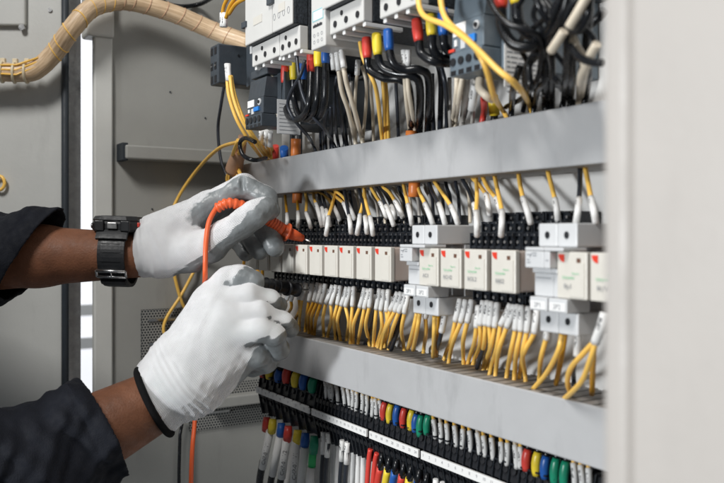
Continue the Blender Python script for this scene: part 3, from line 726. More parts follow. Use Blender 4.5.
# slotted upright rail in the shadow left of the overload relay
g = G(); x0 = -0.845
g.box((x0, 0.028, 0.086), (x0 + 0.006, 0.032, 0.30)); g.box((x0 + 0.018, 0.028, 0.086), (x0 + 0.024, 0.032, 0.30))
for k in range(14): g.box((x0 + 0.0061, 0.0285, 0.088 + 0.0085 * k), (x0 + 0.0179, 0.0315, 0.0915 + 0.0085 * k))
rail = g.build('slotted_rail', 'dark_grey_plastic', None, label='dark slotted upright rail left of the dark overload relay', cat='mounting rail')

# ------------------------------------------------------------------ wires
def ordn(k): return ORD[k] if k < len(ORD) else 'number %d' % (k + 1)
def P3(q):
    p = at(q[0], q[1], q[2])
    return onx(q[0], q[1], XW + 0.009) if p.x < XW + 0.009 else p
def duck(P):
    """wires from above slip behind the front of the upper duct"""
    out = []
    for p in P:
        p = Vector(p); zp = p.z * 0.4 / (p.y - CAM.y)
        f = min(max((0.103 - zp) / 0.015, 0), 1); f = f * f * (3 - 2 * f)
        if f > 0 and p.y < 0.016:
            yt = p.y + (0.016 - p.y) * f; p = CAM + (p - CAM) * ((yt - CAM.y) / (p.y - CAM.y))
        out.append(p)
    return out
CN = {'Y': ('yellow', 'yellow_wire'), 'O': ('ochre', 'ochre_wire'), 'K': ('black', 'dark_wire'), 'C': ('cream', 'cream_wire'), 'R': ('red', 'red_boot'), 'G': ('grey', 'grey_wire')}
DUCKED = ('thin wires above the upper duct', 'yellow wires beside the contact block')
def wire(pts, r, c, label, group, sleeve=None, sr=None, smat='sleeve_white', per=6, n=8):
    """pts / sleeve: photo pixels with distance D; the sleeve is a part pushed over the end of the wire"""
    Q = [P3(q) for q in pts]; S = None
    if sleeve:
        S = spline([P3(q) for q in sleeve], 4)
        far = (Q[-1] - S[-1]).length < (Q[0] - S[-1]).length and (Q[-1] - S[0]).length > 0.004     # wire ends inside the sleeve
        if far: Q = [q for q in Q if (q - S[0]).length > 0.003 and (q - S[-1]).length > (S[0] - S[-1]).length * 0.98] + S[0:3]
    P = spline(Q, per)
    if group in DUCKED: P = duck(P)
    o = G().tube(P, r, n).build('wire', CN[c][1] if c in CN else c, None, label, 'wire', group)
    if S: G().tube(S, sr or r * 1.3, 10).build('marker_sleeve', smat, o)
    return o
UPW = 'wires between the upper duct and the relay sockets'
# (colour, (top u, v), (bend u, v) or None, (sleeve start), (sleeve end))
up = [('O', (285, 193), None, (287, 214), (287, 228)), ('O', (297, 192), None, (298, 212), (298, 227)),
      ('Y', (305, 189), (306.5, 200), (306, 213), (311, 228)), ('Y', (313, 189), (314, 198), (316, 204), (322, 227)), ('K', (318, 189), None, (322, 208), (325, 226)), ('K', (322, 189), None, (326, 210), (330, 226)),
      ('Y', (308, 190.5), (322, 194), (333, 205), (340, 221)), ('Y', (336, 189), (332, 205), (328.3, 217), (326, 235)), ('Y', (327, 189), (336, 197), (343.5, 203), (350, 219)), ('Y', (333, 188), (341, 195), (346.5, 201), (355, 220)),
      ('K', (344, 187), None, (349, 216), (351, 233)), ('Y', (364.5, 187), (363, 203), (360, 215), (357, 234)), ('K', (359, 187), (363, 202), (365, 217), (367, 233)), ('Y', (364, 186.5), (366, 203), (370, 217), (373, 235)),
      ('Y', (371, 186), (376, 196), (380, 202), (387, 219)), ('K', (376, 185.5), (381, 195), (386, 206), (394, 226)), ('K', (380, 185), (388, 196), (391.5, 206), (395, 219)), ('Y', (382, 185), (389, 192), (395, 201), (403, 218)),
      ('Y', (403.5, 183), None, (408, 205), (412, 225)), ('Y', (417, 182), (420, 193), (425, 204), (433, 225)), ('K', (429, 181), (433, 193), (439, 204), (445, 224)), ('Y', (434, 179.5), (443, 194), (451, 206), (458, 224)),
      ('K', (462, 177), (469, 191), (474, 204), (476, 216)), ('Y', (476, 176), (477, 195), (476, 212), (477, 236)), ('Y', (472, 176), (479, 185), (486, 194), (490, 216)), ('Y', (482.5, 175), (488, 188), (496, 198), (501, 213)),
      ('Y', (494.5, 174), (498, 192), (502, 211), (501, 236)), ('Y', (518.5, 171), (520, 184), (523, 198), (531, 224)), ('Y', (547.5, 168), (551, 184), (555, 199), (558, 221)), ('K', (580, 165), (580, 183), (579, 199), (576, 223)), ('Y', (585, 165), (588, 182), (591, 198), (596, 223))]
order = sorted(range(len(up)), key=lambda i: up[i][4][0]); cnt = {}
for i in order:
    c, a, b, s, e = up[i]; nm = CN[c][0]; k = cnt.get(nm, 0); cnt[nm] = k + 1
    De = 0.3865 if e[1] > 231 else (0.398 if (e[1] > 221 or e[0] > 560) else 0.412)
    Dt = 0.425
    if e[0] > 560: De = 0.392
    pts = [(a[0], a[1] - 5, Dt + 0.004), (a[0], a[1] + 1, Dt)] + ([(b[0], b[1], Dt * 0.62 + De * 0.38)] if b else []) + [(s[0], s[1], De * 0.72 + Dt * 0.28), (s[0] * 0.7 + e[0] * 0.3, s[1] * 0.7 + e[1] * 0.3, De)]
    wire(pts, 0.0017, c, '%s sleeved wire under the upper duct, %s %s one from the left' % (nm, ordn(k), nm), UPW, [(s[0], s[1], De * 0.75 + Dt * 0.25), ((s[0] + e[0]) / 2 + 0.3, (s[1] + e[1]) / 2, De - 0.001), (e[0], e[1], De + 0.002)], 0.00225)
# dim wires further back, behind the sleeved row
bk = []; u = 304.0
while u < 470:
    bk.append(u); u += random.uniform(5.5, 11.0)
for j, u in enumerate(bk):
    c = random.choice('KKGGC'); dx = random.uniform(4, 15)
    vt = 193 - (u - 280) * 0.0905
    wire([(u, vt - 4, .436), (u + dx * 0.35, vt + 9, .434), (u + dx * 0.8, vt + 20, .43), (u + dx, 226 - (u - 300) * 0.02, .424)], 0.0015, c, 'dim %s wire behind the sleeved row under the upper duct, %s from the left' % (CN[c][0], ordn(j)), 'dim wires behind the sleeved row')
tb = [(319, 96), (323, 104), (329, 98), (346, 92), (350, 100), (372, 90), (397, 88), (433, 92), (450, 96)]
for j, (u, v) in enumerate(tb):
    c = 'KKKKGCKKG'[j]; dx = random.uniform(-3, 4)
    wire([(u + dx, v - 18, .40), (u + dx * 0.6, v, .405), (u - dx * 0.4, v + 25, .41), (u + 2, 158 - (u - 300) * 0.10, .425)], 0.0017, c, 'slim %s wire at the back above the upper duct, %s from the left' % (CN[c][0], ordn(j)), 'slim wires at the back above the duct')
# wires under the relays, dropping into the slotted top of the lower duct
LOW = 'wires between the relay sockets and the lower duct'
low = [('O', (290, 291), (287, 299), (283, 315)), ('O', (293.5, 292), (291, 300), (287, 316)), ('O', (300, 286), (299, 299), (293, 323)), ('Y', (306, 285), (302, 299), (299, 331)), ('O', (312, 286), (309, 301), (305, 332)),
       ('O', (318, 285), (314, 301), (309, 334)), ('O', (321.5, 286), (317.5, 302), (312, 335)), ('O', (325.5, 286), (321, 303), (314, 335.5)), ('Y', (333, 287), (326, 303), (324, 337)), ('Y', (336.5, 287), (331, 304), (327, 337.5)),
       ('Y', (340.5, 288), (337.5, 304), (336, 340)), ('Y', (347, 289), (341.5, 305), (341, 341)), ('Y', (350.5, 289), (345.5, 306), (346, 341)), ('Y', (354, 289), (352.5, 306), (350, 344)),
       ('Y', (365, 290), (360, 307), (353, 344)), ('Y', (368.5, 291), (364.5, 308), (357.5, 344.5)), ('Y', (371.5, 291), (369.5, 307), (370, 346)), ('Y', (380, 291), (376.5, 309), (373, 347)), ('Y', (384, 292), (381, 310), (376, 347)),
       ('Y', (388.5, 292), (386.5, 311), (384, 348)), ('Y', (398, 294), (390.5, 310), (377, 348)), ('Y', (401.5, 294), (395, 311), (380.5, 349)), ('Y', (405.5, 295), (399, 312), (388, 350)), ('Y', (408, 295), (404.5, 313), (404.5, 351)),
       ('Y', (460.5, 301), (455.5, 321), (443, 360)), ('Y', (466, 302), (461, 322), (448, 363)), ('Y', (472, 302), (467.5, 322), (463.5, 364)), ('Y', (478.5, 308), (476.5, 327), (467, 364)), ('Y', (483.5, 303), (480.5, 325), (472, 365)),
       ('Y', (488, 303), (485.5, 325), (477.5, 367)), ('Y', (492, 304), (489.5, 326), (487, 370)), ('Y', (497.5, 305), (495, 327), (482, 370)), ('Y', (511, 306), (501, 325), (489, 374)), ('Y', (515, 307), (507, 327), (495, 376)),
       ('Y', (518, 307), (515.5, 330), (506, 378)), ('Y', (522, 308), (521, 331), (514, 380)), ('Y', (537.5, 310), (534.5, 333), (519, 379)), ('Y', (529, 309), (527, 332), (526, 381)),
       ('Y', (426.5, 312), (425.5, 317), (423, 353)), ('Y', (547.5, 334), (546.5, 338), (539, 383)), ('K', (445.5, 314), (441.5, 332), (436, 358)), ('K', (578.5, 334), (577, 356), (574, 383))]
order = sorted(range(len(low)), key=lambda i: low[i][1][0]); cnt = {}
for i in order:
    c, a, s, e = low[i]; nm = CN[c][0]; k = cnt.get(nm, 0); cnt[nm] = k + 1
    w_ = lambda u: 0.5299 + 0.848 * (u - 362) / 804
    D0 = 0.390
    # the end lies in the plane of the duct top (z = -0.113): distance follows from the pixel
    De = min(max(0.1115 * 804 * w_(e[0]) / (e[1] - 233), 0.408), 0.442)
    bow = random.uniform(-4.2, 3.4)
    mid = (s[0] * 0.55 + e[0] * 0.45 + bow, s[1] * 0.55 + e[1] * 0.45, D0 * 0.75 + De * 0.25 - 0.004)
    lo2 = (s[0] * 0.2 + e[0] * 0.8 + bow * 0.4, s[1] * 0.2 + e[1] * 0.8, De - 0.002)
    pts = [(a[0] * 0.4 + s[0] * 0.6, a[1] * 0.4 + s[1] * 0.6, D0), (s[0], s[1], D0), mid, lo2, (e[0], e[1] + 3, De)]
    wire(pts, 0.00175, c, '%s sleeved wire dropping into the lower duct, %s %s one from the left' % (nm, ordn(k), nm), LOW, [(a[0], a[1] - 2, D0 + 0.002), ((a[0] + s[0]) / 2, (a[1] + s[1]) / 2, D0 - 0.0005), (s[0], s[1], D0)], 0.0025)
MODW = 'bare ended wires under the grey modules'
mw = [('Y', [(417, 313, .385), (413, 331, .390), (408, 349, .42)], 'left one of a pair under the left screw of the left grey module'), ('Y', [(420, 313, .384), (417, 331, .388), (413, 350, .42)], 'right one of a pair under the left screw of the left grey module'),
      ('Y', [(434.5, 316, .385), (434, 338, .390), (433, 357, .42)], 'front one under the right screw of the left grey module'), ('O', [(438, 316, .392), (437, 337, .396), (436, 356, .43)], 'darker one behind, under the right screw of the left grey module'),
      ('Y', [(562, 334, .384), (558, 352, .384), (546, 374, .398), (533, 389, .41)], 'long curved one under the left screw of the right grey module'), ('O', [(565, 334, .390), (562, 355, .394), (556, 384, .42)], 'short straight one under the left screw of the right grey module')]
for c, p, l in mw: wire(p, 0.0018, c, '%s wire, %s' % (CN[c][0], l), MODW)
rl_ = [('Y', [(595, 341, .372), (583, 354, .376), (571, 368, .384), (567.5, 382, .395), (571, 394, .415)], 'left side of the loop at the right end of the lower duct'), ('Y', [(596, 341, .370), (591, 358, .372), (583, 379, .380), (573, 391, .39), (564, 399, .405)], 'crossing in front of the loop at the right end of the lower duct'),
       ('O', [(594, 346, .378), (593, 365, .384), (592, 394, .42)], 'hanging straight behind the loop at the right end of the lower duct')]
for i, (c, p, l) in enumerate(rl_): wire(p, 0.0018, c, '%s wire %s' % (CN[c][0], l), 'looped wires at the right', [(605, 313, .372), (601, 327, .370), (595, 343, .371)] if i == 1 else None, 0.0030)
# dark wires behind the yellow ones
for j, p in enumerate([[(404, 312, .405), (398, 330, .41), (391, 350, .425)], [(402, 312, .408), (396, 330, .412), (388, 350, .43)], [(488, 326, .40), (484, 346, .405), (477, 368, .425)], [(340, 304, .405), (338, 322, .41), (336, 341, .43)], [(376, 310, .41), (372, 325, .415), (364, 347, .43)]]):
    wire(p, 0.0019, 'K', 'dark wire half hidden behind the yellow wires above the lower duct, %s from left' % ['fourth', 'third', 'fifth', 'first', 'second'][j], 'dark wires behind the yellow ones')

# boots and sleeves above the bottom terminals
BT = 'ferrules over the bottom terminals'
DT = 0.423
def boot(u, v0, v1, col, label, r=0.0042, lean=-1.0, tail=None, grp='coloured boots over the bottom terminals', D=DT):
    a, b = at(u + 0.6, v0, D), at(u + lean, v1, D)
    m = a.lerp(b, 0.5) - Vector((0, 0.0012, 0))
    o = G().tube(spline([a, m, b], 3), [r * q for q in (0.80, 0.95, 1.0, 1.02, 1.0, 0.96, 0.86)], 12).build('cable_boot', col + '_boot', None, label, 'cable boot', grp)
    G().tube([at(u + 1.2, v0 - 8, D + .004), at(u + 0.6, v0 + 1, D)], r * 0.62, 8).build('cable', 'black_cable', o)
    G().tube([b, b - UP * 0.006 + Vector((0, 0.003, 0))], r * 0.5, 8).build('ferrule', 'dark_grey_plastic', o)
    return o
WB = (('red', 264, 364, 376, 'dull'), ('yellow', 270.5, 364, 378, ''), ('blue', 279.5, 370, 381, ''), ('red', 287.5, 368, 382.5, ''), ('yellow', 296.5, 372, 386, ''), ('blue', 304.5, 374, 388.5, ''), ('green', 313.5, 378, 391.5, ''))
cc = {}
for col, u, v0, v1, _ in WB:
    k = cc.get(col, 0); cc[col] = k + 1
    boot(u, v0, v1, col, '%s cable boot above the leftmost label strip, %s %s one from its left end' % (col, ordn(k), col), 0.0052)
for j, (col, u, v0, v1) in enumerate((('red', 384.5, 402, 419.5), ('yellow', 390.5, 404, 422.5), ('blue', 397.3, 405, 424.5), ('red', 404.2, 408, 427), ('yellow', 411.8, 410, 429.5), ('blue', 416.3, 414, 431.5), ('green', 421, 415, 436), ('green', 428, 415, 434))):
    boot(u, v0, v1, col, '%s cable boot above the third label strip, %s in its row of eight' % (col, ordn(j)), 0.0034)
for j, (col, u, v0, v1) in enumerate((('red', 527.5, 449, 470), ('yellow', 537.5, 452, 475), ('blue', 546, 456, 478), ('green', 556, 458, 484), ('green', 565.5, 461, 487))):
    boot(u, v0, v1, col, '%s cable boot near the bottom right corner, %s of five under the duct' % (col, ordn(j)), 0.0036)
bs = [(325.5, 381, 398), (328.5, 381, 399), (332, 384, 401), (336.5, 385, 404), (343, 387, 405), (348, 389, 407), (353, 390, 409), (357, 392, 411), (363, 394, 412), (367.5, 396, 414), (373, 399, 416), (375.8, 399, 418), (380, 401, 418),
      (434, 420, 438), (441, 423, 442), (447, 424, 443), (455, 426, 446), (463.5, 429, 448), (470, 431, 451), (478, 433, 454), (484, 436, 456), (492, 438, 459), (501.5, 442, 462), (508, 443, 465), (515.5, 445, 468), (521, 447, 468), (574, 463, 488), (581, 465, 490), (589, 468, 490)]
for j, (u, v0, v1) in enumerate(bs):
    ln = random.uniform(-1.5, 2.2)
    wire([(u - 1.5, v0 - 9, DT + .006), (u - 0.5, v0 - 1, DT), (u, v0 + 5, DT)], 0.0016, 'Y' if j % 5 != 4 else 'C', 'white sleeved wire dipping under the lower duct, %s from left in the bottom row' % ordn(j), 'white sleeves over the bottom terminals',
         [(u - 0.5, v0, DT - .0005), (u + ln * 0.5, (v0 + v1) / 2, DT - .002), (u + ln, v1, DT)], 0.0022)
# cables below the bottom terminals
DB = 0.422
def text_sleeve(o, P, r, s, size):
    """letters wrapped on the viewer's side of a straight sleeve, reading upward"""
    a, b = Vector(P[0]), Vector(P[-1]); ax = (a - b).normalized(); c = a.lerp(b, 0.55)
    out = (CAM - c); out = (out - ax * out.dot(ax)).normalized(); sd = out.cross(ax)
    me = text_mesh(s); g = G()
    tb = bmesh.new(); tb.from_mesh(me)
    for v in tb.verts:
        al, ac = v.co.x * size, v.co.y * size
        v.co = c + ax * al + (out * math.cos(ac / r) + sd * math.sin(ac / r)) * (r * 1.03)
    tmp = bpy.data.meshes.new('t'); tb.to_mesh(tmp); tb.free(); g.bm.from_mesh(tmp); bpy.data.meshes.remove(tmp)
    g.build('lettering', 'print_black', o, keepn=True)
big = [('red', (266.5, 418, 430), (266, 431), (262, 467), 'sleeve_plain', None), ('yellow', (272.5, 420, 432), (270, 432), (262.5, 468), 'sleeve_plain', 'CHP-01  V1'), ('blue', (281, 424, 437), (280, 437), (272.5, 475), 'sleeve_plain', None),
       ('red', (288, 427, 440.5), (286.5, 441), (281.5, 478), 'sleeve_plain', 'CHP-01  V2'), ('yellow', (297.5, 431, 442.5), (296, 442), (294, 484), 'sleeve_plain', 'CHP-01  V1'), ('blue', (305, 434, 448.5), (305, 448), (300, 492), 'sleeve_plain', None), ('green', (314, 437, 452.5), (313, 452), (309, 492), 'sleeve_plain', None)]
cc = {}
for j, (col, b_, s, e, sm, tx) in enumerate(big):
    k = cc.get(col, 0); cc[col] = k + 1
    nm = '%s booted cable with a %s below the leftmost label strip, %s of seven' % (col, 'sleeve lettered CHP-01' if tx else ('light green band' if col == 'green' else 'plain white sleeve'), ordn(j))
    o = G().tube(spline([at(e[0] + 0.8, e[1] - 6, DB), at(e[0] - 3, e[1] + 18, DB + .004), at(e[0] - 4, e[1] + 60, DB + .01)], 4), 0.0042, 10).build('booted_cable', 'black_cable', None, nm, 'cable', 'booted cables below the leftmost strip')
    G().tube([at(b_[0] + 0.5, b_[1] - 1, DB), at(b_[0], (b_[1] + b_[2]) / 2, DB - .001), at(b_[0] - 0.8, b_[2], DB)], [0.0044, 0.0052, 0.0049], 12).build('boot', col + '_boot', o)
    if j == 0: continue
    if col == 'green': G().tube([at(s[0], s[1] - 2, DB), at(311.5, 469, DB)], 0.0043, 12).build('green_band', 'light_green', o); s = (311.5, 468)
    P = [at(s[0], s[1] - 1, DB - .001), at(e[0], e[1], DB - .001)]
    G().tube(P, 0.0048, 14).build('marker_sleeve', sm, o)
    if tx: text_sleeve(o, P, 0.0048, tx, 0.0066)
thin = [((323.5, 434), (323, 454), (322, 500), 'K'), ((328.5, 435), (327, 457), (326, 500), 'K'), ((342.5, 442), (341.5, 461), (340.5, 500), 'K'), ((347.5, 444), (346.5, 464), (346, 500), 'K')]
for j, (a, s, e, c) in enumerate(thin):
    wire([(a[0], a[1] + 8, DB), (s[0], s[1], DB), ((s[0] + e[0]) / 2 - 1, (s[1] + e[1]) / 2, DB + .002), (e[0], e[1], DB + .006)], 0.0023, c, 'dark wire under a printed white sleeve below the second label strip, %s of four' % ordn(j), 'sleeved dark wires at the bottom', [(a[0], a[1] - 2, DB), (s[0], s[1], DB)], 0.0030)
for j, (u, v) in enumerate(((334, 439), (338.5, 441), (354, 446), (359, 448), (364, 450))):
    wire([(u, v - 4, DB + .012), (u - 1, v + 20, DB + .014), (u - 2, v + 70, DB + .018)], 0.0029, 'plate_white', 'plain white wire below the second label strip, %s of five' % ordn(j), 'plain white wires at the bottom')
for j, p in enumerate((((370.5, 449, DB), (368.5, 465, DB), (366, 505, DB)), ((377, 453, DB), (374.5, 466, DB), (371, 505, DB)))):
    wire(p, 0.0026, 'R', 'thin red wire below the third label strip, %s' % ['left one of two', 'right one of two'][j], 'thin red wires at the bottom')
for j, (col, u, v0, v1) in enumerate((('red', 381, 456, 468), ('yellow', 388.5, 459, 470), ('blue', 395.5, 462, 472), ('red', 403, 465, 476), ('yellow', 410, 468, 479), ('blue', 418.5, 472, 483), ('red', 426, 476, 487))):
    o = G().tube(spline([at(u - 0.6, v1 - 1, DB), at(u - 4, v1 + 22, DB + .002), at(u - 5, v1 + 60, DB + .008)], 4), 0.0036, 10).build('lugged_cable', col + '_boot', None, '%s cable with black lug below the third label strip, %s of seven' % (col, ordn(j)), 'cable', 'lugged cables at the bottom')
    G().tube([at(u + 0.8, v0 - 3, DB), at(u + 0.2, (v0 + v1) / 2, DB - .001), at(u - 0.6, v1 + 0.5, DB)], [0.0024, 0.0028, 0.0033], 12).build('lug', 'black_cable', o)
for j, (u, v) in enumerate(((436, 479), (443, 482))):
    wire([(u, v, DB), (u - 2, v + 30, DB)], 0.0026, 'plate_white', 'white wire end at the bottom edge under the fourth label strip, %s' % ['left', 'right'][j], 'white wire ends at the bottom')

# ------------------------------------------------------------------ cables above the upper duct
def cable(pts, r, m, label, group, boot_=None, name='cable', cat='cable', per=7):
    o = G().tube(duck(spline([P3(q) for q in pts], per)), r, 10).build(name, m, None, label, cat, group)
    if boot_:
        col, br = boot_; a, b = P3(pts[0]), P3(pts[1])
        G().tube(spline([a - (b - a).normalized() * 0.001, a.lerp(b, 0.5), b], 3), [br * q for q in (0.92, 1, 1.03, 1.04, 1.02, 0.96, 0.84)], 14).build('boot', col + '_boot', o)
    return o
BG = 'thick black cables with coloured boots at the top'
# U loops from the leftmost contactor to the slim block
for j, (col, a0, a1, bt, b1, b0) in enumerate((('red', (285, 66), (284.5, 83), [(284.5, 103, .352), (290, 118, .348), (301, 118, .343), (309, 104, .340)], (311, 72), (311, 51)), ('yellow', (293.5, 62), (293.5, 80), [(294, 100, .358), (300, 117, .352), (311, 117, .347), (317, 100, .343)], (318, 67), (318, 49)), ('blue', (302.5, 61), (303, 80), [(303, 100, .364), (308, 119, .358), (319, 118, .352), (325, 100, .346)], (325.5, 63.5), (325.5, 49)))):
    D0, D1 = 0.352 + 0.006 * j, 0.346
    pts = [(a0[0], a0[1], D0), (a1[0], a1[1], D0)] + bt + [(b1[0], b1[1], D1), (b0[0], b0[1], D1)]
    o = cable(pts, 0.0030, 'black_cable', 'thick black U shaped cable with %s boots at both ends, near the leftmost contactor' % col, BG, (col, 0.0038))
    a, b = P3((b0[0], b0[1], D1)), P3((b1[0], b1[1], D1))
    G().tube(spline([a, a.lerp(b, 0.5), b], 3), [0.0038 * q for q in (0.92, 1, 1.03, 1.04, 1.02, 0.96, 0.84)], 14).build('boot', col + '_boot', o)
S2 = 'red yellow and blue booted cables under the middle contactors'
for col, pts in (('red', [(366.5, 39, .348), (367.5, 58.5, .348), (370, 70, .35), (384, 78, .355), (401, 80, .362), (409.5, 92, .372), (412, 140, .40)]), ('yellow', [(376.5, 35, .348), (378, 55.5, .348), (383, 68, .350), (397, 74, .356), (412, 76, .363), (420, 88, .373), (419, 138, .402)]), ('blue', [(388, 31, .348), (389.5, 51, .348), (394, 64, .35), (405, 70, .357), (420, 70, .366), (429, 82, .378), (428, 136, .404)])):
    cable(pts, 0.0033, 'black_cable', 'thick black cable with %s boot bending right under the wide contactor' % col, S2, (col, 0.0040))
for col, pts in (('red', [(416.5, 21, .348), (419, 42, .348), (422, 54, .349), (436, 62, .354), (452, 63, .372), (470, 62, .40)]), ('yellow', [(431, 16, .350), (432, 36, .350), (433.5, 50, .351), (441, 58, .358), (456, 60, .378), (472, 60, .41)]), ('blue', [(443, 10, .356), (443.5, 36, .356), (446, 48, .358), (456, 55, .372), (472, 57, .40)])):
    cable(pts, 0.0034, 'black_cable', 'thick black cable with %s boot curving behind the blue grey overload relay' % col, S2, (col, 0.0040))
TRG = 'tangled black cables at the top right'
tr = [([(501, -8, .33), (501, 9, .33), (503, 28, .33), (512, 43, .332), (526, 47, .336), (538, 42, .342), (545, 33, .35)], 0.0049, 'with a red boot, forming the lowest thick loop', 'red'), ([(516, -14, .335), (517, 4, .335), (519, 22, .336), (527, 33, .342), (538, 40, .35), (545, 60, .37), (547, 118, .41)], 0.0049, 'with a yellow boot, running down behind the tangle', 'yellow'),
      ([(488, -4, .322), (497, 13, .322), (509, 24, .324), (526, 30, .33), (540, 38, .34), (541, 62, .35), (536, 82, .36), (522, 98, .372), (506, 107, .39)], 0.0026, 'sweeping from the overload relay round to the duct', None), ([(535, -5, .33), (541, 10, .332), (549, 23, .338), (552, 40, .35), (552, 118, .41)], 0.0030, 'dropping straight right of the rating plate', None),
      ([(562, -5, .33), (556, 12, .332), (549, 26, .336), (541, 36, .342)], 0.0028, 'slanting left into the knot', None), ([(568, -5, .33), (563, 14, .331), (555, 28, .336), (545, 36, .342)], 0.0031, 'beside it, slanting left into the knot with a highlight', None),
      ([(580, -5, .33), (571, 8, .33), (566, 25, .333), (567, 48, .342), (566, 75, .36), (562, 118, .40)], 0.0030, 'bending down past the cream cable ends', None), ([(590, -4, .33), (588, 14, .33), (581, 28, .332), (570, 33, .336), (555, 35, .342)], 0.0031, 'arching in from the upper right corner', None),
      ([(573, 40, .345), (572, 70, .36), (570, 112, .395)], 0.0034, 'hanging straight, just left of the cream fork', None), ([(570, 46, .336), (579, 57, .335), (590, 62, .334), (602, 63, .334)], 0.0030, 'crossing in front of the cream fork', None),
      ([(531, 90, .352), (529, 68, .352), (533, 56, .351), (541, 54, .351), (546, 64, .354), (545, 80, .36), (537, 92, .37), (533, 116, .40)], 0.0030, 'bent in a small upright hook over the rating plate', None), ([(555, 78, .356), (562, 89, .366), (570, 98, .38), (576, 104, .395)], 0.0026, 'slanting down right to the duct edge', None),
      ([(520, 66, .348), (517, 76, .349), (513, 90, .356), (511, 120, .40)], 0.0032, 'with a blunt free end before the rating plate', None), ([(590, 8, .345), (586, 45, .352), (588, 75, .37), (584, 110, .395)], 0.0034, 'along the pale frame edge', None),
      ([(540, -6, .365), (560, 20, .37), (578, 30, .375), (596, 20, .38), (604, 10, .38)], 0.0040, 'sagging across the upper right corner', None), ]
for j in range(7):      # slim wires woven through the tangle
    u0_ = 526 + 9.5 * j + random.uniform(-3, 3); u1_ = 520 + 11 * j + random.uniform(-12, 12); sg = 1 if j % 2 else -1
    tr.append(([(u0_, -6, .333), (u0_ + 9 * sg, 16, .335), ((u0_ + u1_) / 2 - 10 * sg, 42, .345), (u1_ + 7 * sg, 72, .365), (u1_, 112, .40)], 0.0024, 'slim and wavy, %s of seven in the tangle' % ordn(j), None))
for pts, r, l, bt in tr: cable(pts, r * 0.72, 'black_cable', 'black cable at the top right %s' % l, TRG, (bt, 0.0042) if bt else None)
for j, (pts, l) in enumerate((([(587, -4, .325), (578, 12, .325), (569, 27, .326)], 'thick cream cable coming in from the top edge'), ([(564, 31, .328), (557, 42, .329), (551, 51, .331)], 'short cream cable end pointing down left'), ([(571, 36, .34), (577, 48, .342), (583, 57, .345)], 'ochre tinted cream cable end beside the fork'), ([(597, 44, .338), (591, 54, .340), (586, 66, .344), (581, 80, .355), (579, 110, .39)], 'cream cable, right arm of the fork'), ([(582, 56, .345), (585, 66, .348), (582, 84, .358), (581, 110, .392)], 'cream cable, left arm of the fork'))):
    cable(pts, 0.0026, 'cream_wire', l + ' at the top right', 'cream cable ends at the top right')
YG = 'long yellow wires in front at the top'
cable([(440, -6, .318), (443, 12, .316), (450, 24, .316), (464, 36, .316), (476, 49, .317), (486, 68, .320), (494, 96, .335), (505, 114, .36), (512, 128, .40)], 0.0019, 'yellow_wire', 'long yellow wire coming from the top and falling steeply across the overload relay', YG, name='wire', cat='wire')
cable([(418, -6, .316), (420, 9, .315), (427, 18, .314), (445, 25, .314), (462, 36, .314), (478, 50, .315), (497, 69, .318), (513, 82, .325), (525, 96, .345), (533, 114, .38), (536, 124, .40)], 0.0019, 'yellow_wire', 'long yellow wire bending at the contactor then slanting right over the rating plate', YG, name='wire', cat='wire')
